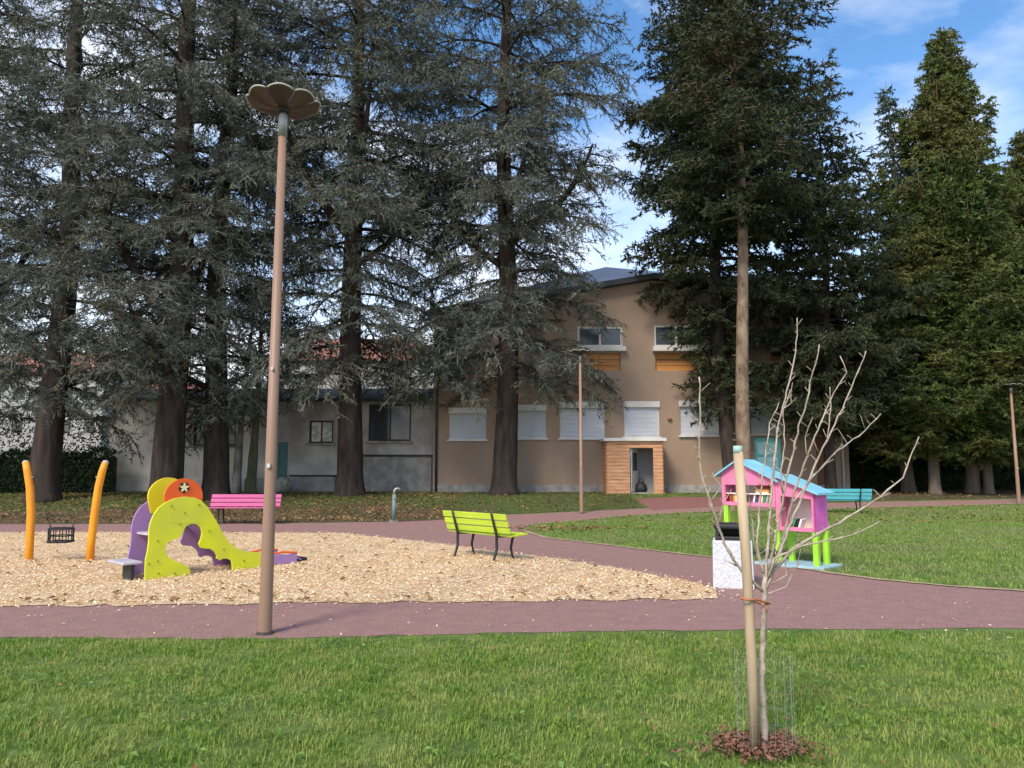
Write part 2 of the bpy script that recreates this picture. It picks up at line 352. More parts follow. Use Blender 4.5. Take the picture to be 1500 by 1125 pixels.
gx, gy = sample([W(-5.5, 3.3), W(5.5, 3.3), W(6.4, 6.95), W(-6.4, 6.8)], 90, rng); k = clump(gx*.35+3, gy*.35) > .15; gx, gy = gx[k], gy[k]
flakes('lawn_weeds', gx, gy, .02, .05, .55, mat('weed_leaf', (.09, .20, .03), (.18, .32, .07), 9, .5, coords='World', transl=.2), 'small broad-leaved weeds among the foreground grass', 'weeds', .025, .5, .03)
c0 = G(850, 776); n = 260
flakes('fallen_leaves', c0.x+rng.normal(-.2, 1.1, n), c0.y+rng.normal(0, .45, n), .06, .12, .7, M_leaf, 'orange leaves scattered on the lawn behind the lime bench', 'fallen leaves', .04)
x, y = sample([W(-5, 3.4), W(5, 3.4), W(6, 6.9), W(-6, 6.9)], 3, rng)
flakes('fallen_leaves', x, y, .025, .05, .7, M_leaf, 'few dry leaves lying in the foreground grass', 'fallen leaves', .05)
x, y = sample([W(-9, 7), W(9, 7), W(9, 9), W(-9, 9)], 7, rng)
flakes('wood_chips', x, y, .02, .045, .5, M_chip, 'stray chips scattered on the near path', 'wood chips', .008, .3, .004)
x, y = sample(sand_poly, 26, rng); k = (y < 9.6+.5*np.sin(x*1.3)) | (rng.uniform(0, 1, len(x)) < .12); x, y = x[k], y[k]
flakes('fallen_leaves', x, y, .04, .11, .7, M_leaf, 'brown leaves lying on the wood chips by the near path', 'fallen leaves', .03)

# ------------------------------------------------------------ trees
def norm(v): return v/np.maximum(np.linalg.norm(v, axis=-1, keepdims=True), 1e-9)
def foliage(A, B, rng, per, ln, wd, axw, spread=1.0, hang=0.):
    """A,B: (n,3) twig start/end -> triangles"""
    n = len(A); D = norm(B-A); r = rng.normal(size=(n, 3)); sdv = norm(np.cross(D, r))
    T = [np.stack([A-sdv*axw/2, A+sdv*axw/2, B], 1)]
    for k in range(per):
        t = rng.uniform(.1, 1, n)[:, None]; p = A+(B-A)*t
        d = norm(D*.7+norm(rng.normal(size=(n, 3)))*spread+np.array([0, 0, -hang])); q = p+d*(ln*rng.uniform(.6, 1.3, n))[:, None]
        s = norm(np.cross(d, rng.normal(size=(n, 3))))*(wd*rng.uniform(.6, 1.3, n)/2)[:, None]
        T.append(np.stack([p-s, p+s, q], 1))
    return np.concatenate(T)
def make_tree(seed, Ht, r0, z0, prof, nl, elev, droop, sec, twl, tws, per, ln, wd, axw, leafm, barkm, hang=.3, dead=0, whorl=False, lift=.0, secang=(40, 75), heavy=(), stubs=0, zpow=1.0, flat=.25, limbr=.022, lean=(0, 0), tr_n=14, rag=(.72, 1.12), secl=.34, topcap=True):
    """returns (trunk MB, limbs MB, foliage tris)"""
    rr = random.Random(seed); rg = np.random.default_rng(seed)
    def axis(z):
        t = z/Ht; return Vector((lean[0]*t+.12*math.sin(z*.35+seed), lean[1]*t+.12*math.cos(z*.3+seed*2)-.12*math.cos(seed*2), z))
    tr = MB(); zs = [0, .12, .35, .8, 1.6]+[1.6+(Ht-1.6)*(i/16) for i in range(1, 17)]
    rads = [r0*(1.45 if z < .05 else 1.28 if z < .2 else 1.12 if z < .5 else 1.02 if z < 1 else 1)*max(.04, (1-z/Ht)**.8 if z > 1.6 else 1-.0*z) for z in zs]
    tr.tube([axis(z)+Vector((0, 0, -.1 if z == 0 else 0)) for z in zs], rads, tr_n)
    lb = MB(); A = []; B = []
    def branch_fol(P, L, t0, secl):
        # P polyline list of Vector
        segs = len(P)-1; n = max(3, int(L*sec)); side = 1
        for i in range(n):
            t = t0+(1-t0)*(i+rr.random())/n; f = min(t*segs, segs-1e-3); k = int(f); p = P[k].lerp(P[k+1], f-k); d = (P[k+1]-P[k]).normalized()
            side = -side; h = Vector((-d.y, d.x, 0)); h = h.normalized() if h.length > 1e-3 else Vector((1, 0, 0))
            an = R(rr.uniform(*secang)); sl = secl*L*(1-.55*t)*rr.uniform(.55, 1.2)+.25
            sd_ = (d*math.cos(an)+h*side*math.sin(an)+Vector((0, 0, rr.gauss(0, flat)))).normalized()
            q1 = p+sd_*sl*.5+Vector((0, 0, -.04*sl)); q2 = p+sd_*sl+Vector((0, 0, -hang*.45*sl))
            if sl > .8: lb.tube([p, q1, q2], [.014+.006*sl, .010, .004], 3, False)
            m = max(2, int(sl/tws))
            for j in range(m):
                u = (j+rr.random())/m; s = p.lerp(q1, u*2) if u < .5 else q1.lerp(q2, u*2-1)
                w = Vector((rr.gauss(0, 1), rr.gauss(0, 1), rr.gauss(-.15-hang, .6))).normalized()
                e = s+(sd_*.8+w*.8).normalized()*twl*rr.uniform(.5, 1.2); A.append(s); B.append(e)
    for i in range(nl):
        u = (i+rr.random()*.6)/nl; z = z0+(Ht-z0)*(u**zpow)
        if whorl: z = z0+(Ht-z0)*round(u*nl/5)/(nl/5)*.995+rr.uniform(-.08, .08)
        z = min(z, Ht-.15); ph = i*2.39996+rr.uniform(-.4, .4); Lr = prof(z)*rr.uniform(*rag)*(1+.16*math.sin(z*1.9+ph*2)*(rag[0] < .7))
        if Lr < .15: continue
        el = R(elev[0]+(elev[1]-elev[0])*(z-z0)/(Ht-z0)+rr.uniform(-8, 8)); p = axis(z); P = [p]; ns = 7
        h = Vector((math.cos(ph), math.sin(ph), 0)); e = el; wob = rr.uniform(-.15, .15)
        for k in range(ns):
            d = h*math.cos(e)+Vector((0, 0, math.sin(e))); P.append(P[-1]+d*Lr/ns); e -= R(droop)/ns; e += R(lift)*(k/ns)
            h = (Matrix.Rotation(wob*rr.uniform(.2, 1.2), 3, 'Z') @ h)
        rb = limbr*Lr**.8+.012
        lb.tube(P, [rb*(1-.85*k/ns) for k in range(ns+1)], 5 if Lr > 2 else 4, False)
        if rr.random() < dead: continue
        branch_fol(P, Lr, .18 if Lr > 2 else .05, secl)
    for (z, ph, Lr, e0, e1, rb) in heavy:     # heavy upswept limbs, each with its own side limbs
        p = axis(z); P = [p]; ns = 9; h = Vector((math.cos(ph), math.sin(ph), 0))
        for k in range(ns):
            e = R(e0+(e1-e0)*k/ns); P.append(P[-1]+(h*math.cos(e)+Vector((0, 0, math.sin(e))))*Lr/ns)
        lb.tube(P, [rb*(1-.8*k/ns) for k in range(ns+1)], 9, False)
        for j in range(int(Lr*2.4)):
            t = .3+.7*(j+rr.random())/(Lr*2.4); f = min(t*ns, ns-.01); k = int(f); s = P[k].lerp(P[k+1], f-k); a2 = rr.uniform(0, 6.28); l2 = rr.uniform(1.0, 2.6)*(1.2-.6*t)
            h2 = Vector((math.cos(a2), math.sin(a2), 0)); Q = [s]; e = R(rr.uniform(-5, 35))
            for q in range(5): Q.append(Q[-1]+(h2*math.cos(e)+Vector((0, 0, math.sin(e))))*l2/5); e -= R(8)
            lb.tube(Q, [.045*(1-.8*q/5) for q in range(6)], 4, False); branch_fol(Q, l2, .1, .4)
    sb = MB()
    for i in range(stubs):
        z = rr.uniform(1.5, z0+1); a2 = rr.uniform(0, 6.28); p = axis(z); rad = r0*.9*(1-z/Ht)**.8; h = Vector((math.cos(a2), math.sin(a2), .1))
        sb.tube([p+h*rad*.8, p+h*(rad+rr.uniform(.04, .2))], [.025, .008], 4, False)
    A = np.array([tuple(v) for v in A]); B = np.array([tuple(v) for v in B])
    return tr, lb, sb, foliage(A, B, rg, per, ln, wd, axw, 1.0, hang*.3)
def plant_tree(name, label, loc, data, leafm, barkm, rz=0, group=None, leafname='crown'):
    tr, lb, sb, T = data; t = thing(name, label, 'tree', loc, rz, group)
    tr.build('trunk', barkm, t, True); lb.build('branches', barkm, t, True); tri_mesh('crown', T, leafm, t); print(name, len(T))
    if sb.v: tag(sb.build('branch_stub', barkm, t), kind='stuff')
    return t
def again(src, label, loc, rz, s=1.0, sz=None):
    t = copy_tree(src); t['label'] = label; t.location = loc; t.rotation_euler = (0, 0, rz); t.scale = (s, s, sz or s); return t

def cedprof(r, z0, Ht): return lambda z: r*(.55+.45*min(1, (z-z0)/4))*min(1, ((Ht-z)/(Ht*.55))**.7+.02)
GC = 'big blue-grey cedars between the path and the buildings'
ced = dict(nl=82, elev=(-4, 30), droop=40, sec=5.4, twl=.46, tws=.096, per=6, ln=.17, wd=.036, axw=.042, leafm=0, barkm=0, hang=.55, lift=0, secl=.40, flat=.33, limbr=.018)
c1 = make_tree(11, 30, .50, 3.3, cedprof(5.0, 3.3, 30), heavy=((4.2, .3, 6, 20, 60, .13),), **ced)
c2 = make_tree(23, 31, .54, 3.9, cedprof(5.2, 3.9, 31), heavy=((6, 2.6, 9, 55, 75, .2), (7, .4, 8, 50, 80, .18), (5, 3.7, 5, 5, 40, .12)), **ced)
c5 = make_tree(37, 30, .50, 4.7, lambda z: ((4.3 if z < 5.6 else 5.3) if z < 8 else 4.0 if z < 10.5 else 5.6)*min(1, ((30-z)/14)**.7+.02), heavy=((10.5, .15, 6, 30, 75, .24), (9.3, 2.9, 6, 35, 75, .16), (12, 1.2, 7, 45, 80, .16)), **{**ced, 'nl': 104})
def base(px, Y): return onground(px, Y)
t1 = plant_tree('cedar_tree', 'cedar behind the orange swing posts, leftmost trunk', base(68, 27.6), c1, M_cedar, M_bark, .3, GC)
t2 = plant_tree('cedar_tree', 'thick cedar trunk rising behind the yellow dome of the slide', base(246, 26.8), c2, M_cedar, M_bark, 1.1, GC)
t5 = plant_tree('cedar_tree', 'forked cedar with flared trunk directly in front of the tan building', base(741, 30.2), c5, M_cedar, M_bark, 0, GC)
again(t1, 'cedar trunk behind the left end of the pink bench', base(313, 28.2), 2.5, .93, .96)
again(t5, 'tall straight cedar in front of the grey rendered outbuilding', base(510, 29.6), 3.9, 1.02, 1.0)
again(t2, 'cedar whose crown fills the upper left corner, trunk out of frame', base(-90, 30), 4.0, 1.0)
# two small trunks between cedar and lamp
def slim(name, label, loc, r, h, bark, seed, px_lean):
    d = make_tree(seed, h, r, h*.45, lambda z: 1.5*min(1, (h-z)/3+.1), 22, (25, 45), 10, 3.6, .3, .14, 4, .12, .034, .03, 0, 0, hang=.2, lean=px_lean)
    return plant_tree(name, label, loc, d, M_spruce, bark)
slim('slim_tree', 'slim tree with pale lichen bark by the cream wall', base(350, 30.8), .17, 8.5, M_barkb, 61, (.2, 0))
slim('slim_tree', 'slim dark mossy tree just left of the lamp post', base(370, 30.4), .19, 9, M_barkm, 62, (-.1, 0))

# centre right: bare-stemmed spruce and the dark dense tree behind it
spr = dict(nl=170, elev=(-6, 30), droop=30, sec=5.8, twl=.34, tws=.085, per=7, ln=.16, wd=.062, axw=.07, leafm=0, barkm=0, hang=.5, lift=14, secl=.34, rag=(.6, 1.2))
s1 = make_tree(41, 25, .27, 10.5, lambda z: 3.5*min(1, (z-10)/1.5+.3)*min(1, ((25-z)/9)**.8+.03), stubs=90, **{**spr, 'nl': 110})
plant_tree('spruce_tree', 'tall spruce with pale bare scaly trunk behind the pink book box', base(1093, 27), s1, M_spruce, M_barkl, .5)
s2 = make_tree(43, 27, .33, 3.4, lambda z: (4.5 if z > 10.5 else 1.7+2.8*max(0, (z-5.0)/5.5)**1.3 if z > 5.0 else 1.7)*min(1, ((27-z)/15)**.75+.02), **{**spr, 'nl': 150}, lean=(1.3, 0))
plant_tree('dark_conifer', 'broad dark conifer with black trunk standing right against the tan facade', base(1073, 30.2), s2, M_spruce, M_bark, 1.9)
s3 = make_tree(47, 16.5, .22, 2.8, lambda z: 3.3*min(1, (z-2.4)/2.5+.3)*min(1, ((16.5-z)/9)**.8+.02), **{**spr, 'nl': 135})
plant_tree('dark_conifer', 'dark conifer at the right corner of the tan building', base(1218, 29.6), s3, M_spruce, M_bark, .9)

cyp = dict(elev=(-4, 58), droop=2, sec=6.0, twl=.34, tws=.085, per=7, ln=.17, wd=.075, axw=.08, leafm=0, barkm=0, hang=.7, lift=22, secl=.30, flat=.35, rag=(.55, 1.25))
def conprof(r, z0, Ht, p=.8): return lambda z: r*min(1, (z-z0)/1.6+.45)*min(1, ((Ht-z)/(Ht*.8))**p+.02)
y1 = make_tree(51, 20.2, .25, 2.6, conprof(4.3, 2.6, 20.2, .66), 220, **cyp)
y2 = make_tree(53, 18.6, .25, 2.8, conprof(2.2, 2.8, 18.6, .8), 130, **{**cyp, 'sec': 4.6})
GT = 'olive green cypresses along the dark hedge'
ty1 = plant_tree('cypress_tree', 'olive green cypress with clear brown trunk, tallest at the right', base(1422, 31.0), y1, M_cyp, M_barkt, 0, GT)
ty2 = plant_tree('blue_cypress_tree', 'narrow blue-green cypress with thin see-through top', base(1330, 32.2), y2, M_bluecyp, M_barkt, 0)
again(ty1, 'cypress crown overlapping the left flank of the tallest cypress', base(1373, 30.2), 2.2, .86, .62)
again(ty1, 'cypress cut by the right edge of the photo, behind the far lamp post', base(1540, 32.5), 4.1, .95, .80)
again(ty1, 'lower olive cypress with thin trunk left of the far lamp post', base(1446, 30.6), 5.5, .72, .52)

# ------------------------------------------------------------ hedges
def hedge(name, label, x0, x1, Y, z1, dep, dens, seed):
    rg = np.random.default_rng(seed); n = int((x1-x0)*(z1)*dens)
    x = rg.uniform(x0, x1, n); z = rg.uniform(0, z1, n); zz = z1+.12*np.sin(x*2.1)+.1*np.sin(x*5.3); z = z*zz/z1
    y = Y+rg.exponential(.10, n)-.08*np.sin(x*1.7+z*2); m = n//4
    x = np.concatenate([x, rg.uniform(x0, x1, m)]); y = np.concatenate([y, rg.uniform(Y, Y+dep, m)]); z = np.concatenate([z, z1+.12*np.sin(x[n:]*2.1)+.1*np.sin(x[n:]*5.3)-rg.exponential(.05, m)])
    A = np.stack([x, y, z], 1); B = A+norm(rg.normal(size=(len(x), 3))+np.array([0, -.4, .3]))*.14
    o = thing(name, label, 'hedge', (0, 0, gzl(Y)))
    tri_mesh('foliage', foliage(A, B, rg, 3, .09, .07, .07), M_hedge, o)
    MB().box(((x0+x1)/2, Y+.15+dep/2, z1/2-.1), (x1-x0-.5, dep-.2, z1-.25)).build('inner_mass', M_hedge, o); return o
xa = onground(-200, 31).x; xb = onground(160, 31).x
hedge('hedge', 'clipped dark hedge behind the leftmost cedar', xa, xb, 31, at(0, 662, 31).z-.45, .9, 260, 3)
hedge('hedge', 'tall black-green hedge under the cypresses at the right', onground(1243, 35).x, onground(1700, 35).x, 35, 3.6, 1.4, 200, 4)

hd_ = hedge('shrub_thicket', 'brownish half-bare shrub thicket rising behind the clipped hedge at far left', onground(-220, 33).x, onground(165, 33).x, 33, 3.4, .9, 90, 6)
for ch in list(hd_.children):
    if ch.name.startswith('inner'): bpy.data.objects.remove(ch)
    else: ch.data.materials[0] = mat('thicket_twigs', (.07, .055, .04), (.13, .11, .08), 3, .9)

# ------------------------------------------------------------ tan building
YB = 32.; gB = gzl(YB)
X = lambda px, py=600: at(px, py, YB).x
Z = lambda py: at(750, py, YB).z
def rect(px0, px1, py0, py1, Y=YB): return (at(px0, (py0+py1)/2, Y).x, at(px1, (py0+py1)/2, Y).x, at(750, py1, Y).z, at(750, py0, Y).z)
bld = thing('tan_building', 'two-storey tan rendered building with closed white roller shutters', 'building', (X(936), YB, 0))
ox = X(936)
xl, xr = X(635)-ox, X(1240)-ox
gw = [(658, 712, 598, 644), (757, 800, 594, 642), (820, 886, 590, 642), (914, 966, 589, 640), (996, 1053, 588, 638), (1100, 1150, 592, 636)]
uw = [(846, 912, 478, 508), (958, 1086, 476, 508), (1130, 1200, 478, 508)]
wp = [(846, 909, 518, 543), (960, 1082, 518, 543), (1130, 1200, 518, 543)]
dr = (1106, 1146, 641, 716); dr2 = (1196, 1216, 640, 714)
def rc(r):
    a, b, c, d = rect(*r); return [(a-ox, c), (b-ox, c), (b-ox, d), (a-ox, d)]
outer = [(xl, gB-.3), (xr, gB-.3), (xr, Z(432)), (X(960)-ox, Z(405)), (xl, Z(458))]
MB().prism([outer]+[rc(r) for r in gw+uw+wp+[dr, dr2]], 0, .3).build('wall', M_stucco, bld)
for sx_ in (xl+.15, xr-.15): MB().box((sx_, 5.2, (Z(448)+gB)/2-.2), (.298, 9.8, Z(448)-gB+.2)).build('side_wall', M_stucco, bld)
MB().box(((xl+xr)/2, 10, (Z(448)+gB)/2), (xr-xl, .3, Z(448)-gB)).build('back_wall', M_stucco, bld)
MB().box(((xl+xr)/2, 1.6, gB+3), (xr-xl-.8, .1, 7.4)).build('inner_partition', M_dark, bld)
# roof
xm = X(960)-ox; e = .45
roof = MB(); ztl, ztm, ztr = Z(458)+.02, Z(405)+.02, Z(432)+.02
A_ = [(xl-.15, -e, ztl), (xm, -e, ztm), (xr+e, -e, ztr-.1)]
ridge = [(X(900)-ox, 2.2, at(885, 391, YB+2.2).z), (xm+1.5, 2.4, at(980, 400, YB+2.4).z)]
Bk = [(xl-e, 10.4, ztl-.1), (xr+e, 10.4, ztr-.1), (ridge[0][0], 7, ridge[0][2]), (ridge[1][0], 7, ridge[1][2])]
V = A_+ridge+Bk
roof.add(V, [(0, 1, 3), (1, 4, 3), (1, 2, 4), (0, 3, 7, 5), (2, 6, 8, 4), (3, 4, 8, 7), (5, 7, 8, 6)])
rf = roof.build('roof', M_roofb, bld)
fa = MB()
for p, q in ((A_[0], A_[1]), (A_[1], A_[2])):
    p, q = Vector(p), Vector(q); fa.add([p+Vector((0, -.03, -.22)), q+Vector((0, -.03, -.22)), q+Vector((0, -.03, .02)), p+Vector((0, -.03, .02)), p+Vector((0, .5, -.2)), q+Vector((0, .5, -.2)), q+Vector((0, .5, .0)), p+Vector((0, .5, .0))],
           [(0, 1, 2, 3), (0, 4, 5, 1), (4, 7, 6, 5), (3, 2, 6, 7)])
fa.build('fascia', M_dkroof, rf)
def slats(mb, x0, x1, z0, z1, y, n):
    h = (z1-z0)/n
    for i in range(n):
        a = z0+i*h; mb.add([(x0, y, a), (x1, y, a), (x1, y-.03, a+h*.5), (x0, y-.03, a+h*.5), (x1, y, a+h*.97), (x0, y, a+h*.97)], [(0, 1, 2, 3), (3, 2, 4, 5)])
for i, r in enumerate(gw):
    a, b, c, d = rect(*r); a -= ox; b -= ox
    fr = MB(); t = .06
    for bb in (((a+t/2, .12, (c+d)/2), (t, .1, d-c)), ((b-t/2, .12, (c+d)/2), (t, .1, d-c)), (((a+b)/2, .12, c+t/2), (b-a-2*t, .098, t))): fr.box(*bb)
    wo = fr.build('window', M_white, bld)
    sm = MB(); slats(sm, a+t, b-t, c+t, d-.22, .10, 22); sm.build('roller_shutter', M_shut, wo)
    MB().box(((a+b)/2, .0, d-.1), (b-a+.06, .14, .26)).build('shutter_box', M_white, wo, bevel=.01)
    MB().box(((a+b)/2, -.03, c-.03), (b-a+.16, .16, .07)).build('sill', M_white, wo)
for r, nmul in zip(uw, (2, 4, 2)):
    a, b, c, d = rect(*r); a -= ox; b -= ox; t = .09; fr = MB()
    fr.box(((a+b)/2, .1, c+t/2), (b-a, .12, t)); fr.box(((a+b)/2, .1, d-t/2), (b-a, .12, t))
    for k in range(nmul+1): fr.box((a+t/2+(b-a-t)*k/nmul, .1, (c+d)/2), (t, .118, d-c-2*t))
    wo = fr.build('window', M_white, bld)
    for k in range(nmul):
        q0 = a+t+(b-a-t)*k/nmul; q1 = a+(b-a-t)*(k+1)/nmul
        MB().box(((q0+q1)/2, .13, (c+d)/2), (q1-q0, .02, d-c-2*t)).build('pane', M_woodor if (k == 3 and nmul == 4 and a > -2) else M_glass, wo)
    MB().box(((a+b)/2, -.12, c-.12), (b-a+.2, .4, .2)).build('sill', M_white, wo)
for r in wp:
    a, b, c, d = rect(*r); a -= ox; b -= ox; po = MB().box(((a+b)/2, .2, (c+d)/2), (b-a, .04, d-c)).build('board_panel', M_dark, bld)
    for k in range(3):
        h = (d-c)/3
        for j in range(2): MB().box((a+(b-a)*(j+.5)/2, .15, c+h*(k+.5)), ((b-a)/2-.02, .04, h-.02)).build('plank', M_woodor, po)
a, b, c, d = rect(*dr); a -= ox; b -= ox
do = MB().box(((a+b)/2, .15, (c+d)/2), (b-a, .06, d-c)).build('door', mat('turquoise_door', (.18, .60, .66), (.22, .66, .72), 2, .4), bld); do['label'] = 'turquoise door with pale panels'
for k in range(3):
    h = (d-c-.3)/3; MB().box(((a+b)/2, .11, c+.15+h*(k+.5)), (b-a-.3, .03, h-.12)).build('pane', M_tealp, do)
a, b, c, d = rect(*dr2); a -= ox; b -= ox
do = MB().box(((a+b)/2, .15, (c+d)/2), (b-a, .06, d-c)).build('door', mat('brown_door', (.20, .08, .05), (.15, .06, .04), 3), bld); do['label'] = 'narrow red-brown door'
MB().tube([(X(1230)-ox, -.08, gB), (X(1230)-ox, -.08, Z(440))], .05, 8).build('downpipe', M_white, bld, True)
MB().tube([(X(640)-ox, -.08, gB), (X(640)-ox, -.08, Z(466))], .05, 8).build('downpipe', M_dkroof, bld, True)
MB().lathe([(0, .0), (.09, .0), (.11, .05), (.05, .08), (0, .08)], 12).build('wall_lamp', M_tie, bld, loc=(X(980)-ox, -.06, Z(615)))
MB().box(((xl+xr)/2, -.02, gB+.08), (xr-xl-.06, .06, .5)).build('plinth', M_conc, bld)

# ------------------------------------------------------------ wooden porch
YP = 30.6; gP = gzl(YP)
a0, a1 = at(890, 690, YP).x, at(971, 690, YP).x; zt = at(750, 646, YP).z; d0, d1 = at(923, 690, YP).x, at(957, 690, YP).x; zd = at(750, 656, YP).z
por = thing('wooden_porch', 'small reddish timber porch with open doorway and white flat roof', 'porch', (a0, YP, gP))
hh = zt-gP; wd_ = a1-a0; dl, dr_ = d0-a0, d1-a0; hd = zd-gP; nb = 15
for k in range(nb):
    h = hh/nb; z = h*(k+.5); j = random.uniform(-.006, .006)
    if z+h/2 < hd+.05:
        MB().box((dl/2, j, z), (dl-.01, .035, h-.012)).build('plank', M_plank, por)
        MB().box(((dr_+wd_)/2, j, z), (wd_-dr_-.01, .035, h-.012)).build('plank', M_plank, por)
    else: MB().box((wd_/2, j, z), (wd_, .035, h-.012)).build('plank', M_plank, por)
    for s, xx in ((0, -.02), (1, wd_+.02)): MB().box((xx, .72, z), (.035, 1.36, h-.012)).build('plank', M_plank, por)
st = MB()
for xx in (.03, dl-.05, dr_+.05, wd_-.03): st.box((xx, .06, hh/2), (.07, .07, hh))
st.box((.03, 1.32, hh/2), (.07, .07, hh)).box((wd_-.03, 1.32, hh/2), (.07, .07, hh)).build('frame', M_plank, por)
MB().box((wd_/2, .62, hh+.06), (wd_+.3, 1.55, .13)).build('roof_slab', M_white, por, bevel=.01)
MB().box((wd_/2, 1.30, hh/2), (wd_-.1, .04, hh)).build('back_wall', M_interior, por)
MB().box((wd_/2, .7, .03), (wd_-.1, 1.2, .05)).build('floor', M_conc, por)
dm = Matrix.Translation((dl+.06, .1, 0)) @ Matrix.Rotation(R(64), 4, 'Z')
lf = MB().box((.45, 0, hd/2+.03), (.9, .045, hd-.1), dm).build('door', M_white, por)
MB().box((.45, -.03, hd*.7), (.6, .02, hd*.4), dm).build('pane', M_glass, lf)
MB().box((.82, -.06, 1.0), (.12, .05, .03), dm).build('handle', M_galv, lf)
bag = MB().lathe([(0, 0), (.22, 0), (.27, .12), (.22, .30), (.10, .42), (0, .46)], 12).tube([(-.1, 0, .4), (-.05, 0, .56), (.08, 0, .56), (.1, 0, .4)], .02, 5).build('sack', M_dark, loc=(a0+dr_-.42, YP+.55, gP+.055), smooth=True)
tag(bag, 'dark sack on the floor inside the porch doorway', 'sack')

# ------------------------------------------------------------ grey outbuilding (left)
YO = 32.6; gO = gzl(YO)
ob = thing('rendered_outbuilding', 'long low outbuilding of stained grey and cream render behind the cedars', 'building', (0, YO, 0))
def ro(px0, px1, py0, py1):
    a, b, c, d = rect(px0, px1, py0, py1, YO); return [(a, c), (b, c), (b, d), (a, d)]
xO0, xOm, xO1 = at(160, 650, YO).x, at(405, 650, YO).x, at(634, 650, YO).x; zT = at(750, 583, YO).z
w1 = (283, 346, 612, 653); w2 = (453, 488, 616, 649); w3 = (540, 602, 592, 646); w4 = (196, 222, 606, 650); td = (406, 421, 648, 712)
MB().prism([[(xO0, gO-.3), (xOm, gO-.3), (xOm, zT), (xO0, zT)], ro(*w1)], 0, .3).build('cream_wall', M_cream, ob)
MB().prism([[(xOm+.01, gO-.3), (xO1, gO-.3), (xO1, zT), (xOm+.01, zT)], ro(*td), ro(*w2), ro(*w3)], .02, .3).build('grey_wall', M_grey, ob)
for xx in (xO0+.15, xO1-.17): MB().box((xx, 3.3, (zT+gO)/2-.1), (.29, 5.9, zT-gO+.1)).build('side_wall', M_grey, ob)
MB().add([(xO0-.4, -.5, zT-.03), (xO1+.0, -.5, zT-.03), (xO1+.0, 3.2, zT+.75), (xO0-.4, 3.2, zT+.75), (xO0-.4, 7, zT-.1), (xO1, 7, zT-.1), (xO0-.4, -.5, zT-.2), (xO1, -.5, zT-.2), (xO0-.4, 3.2, zT+.6), (xO1, 3.2, zT+.6)],
         [(0, 1, 2, 3), (3, 2, 5, 4), (0, 6, 7, 1), (6, 8, 9, 7)]).build('roof', mat('old_dark_tiles', (.05, .06, .05), (.08, .07, .06), 3, .9, .4, 10), ob)
for r, pm in ((w1, M_glass), (w2, None), (w3, M_glass)):
    a, b, c, d = rect(*r, YO); fr = MB(); t = .07
    for bb in (((a+t/2, .12, (c+d)/2), (t, .1, d-c)), ((b-t/2, .12, (c+d)/2), (t, .1, d-c)), (((a+b)/2, .12, c+t/2), (b-a-2*t, .098, t)), (((a+b)/2, .12, d-t/2), (b-a-2*t, .098, t)), (((a+b)/2, .12, (c+d)/2), (t*.7, .09, d-c-2*t))): fr.box(*bb)
    wo = fr.build('window', M_dark, ob)
    MB().box(((a+b)/2, .15, (c+d)/2), (b-a-t, .02, d-c-t)).build('pane', pm or mat('frosted_pane', (.75, .76, .74), (.45, .47, .42), 5, .4, lo=.42, hi=.55), wo)
    MB().box(((a+b)/2, -.03, c-.05), (b-a+.2, .2, .09)).build('sill', M_conc, wo)
a, b, c, d = rect(*td, YO); tdo = MB().box(((a+b)/2, .1, (c+d)/2), (b-a-.01, .05, d-c-.01)).build('door', M_tealdk, ob)
a, b, c, d = rect(525, 632, 669, 722, YO); MB().box(((a+b)/2, -.04, (gO+d)/2), (b-a, .12, d-gO)).build('lower_wall', M_conc, ob)
MB().box(((a+b)/2, -.08, d+.05), (b-a+.1, .22, .08)).build('ledge', M_dark, ob)
a, b, c, d = rect(428, 492, 698, 714, YO); MB().box(((a+b)/2, -.12, (gO+d)/2), (b-a, .26, d-gO)).build('plinth', M_conc, ob)
MB().box(((a+b)/2, -.14, d+.04), (b-a+.1, .34, .06)).build('ledge', M_dark, ob)
# boulder, block near the wall
rk = MB().lathe([(0, 0), (.30, .02), (.42, .22), (.40, .45), (.26, .62), (0, .68)], 12)
rk.v = [(x*1.0+random.uniform(-.03, .03), y*.8+random.uniform(-.03, .03), z+random.uniform(-.03, .03)) for x, y, z in rk.v]
p = onground(413, 31); o = rk.build('boulder', M_barkb, smooth=True, loc=p); tag(o, 'round pale boulder by the outbuilding wall, beside the lamp pole', 'boulder')
p = onground(374, 31.2); o = MB().box((0, 0, .3), (.8, .4, .62)).build('stone_block', M_conc, loc=p, bevel=.03); tag(o, 'low stone block beside the mossy slim trunk', 'stone block')

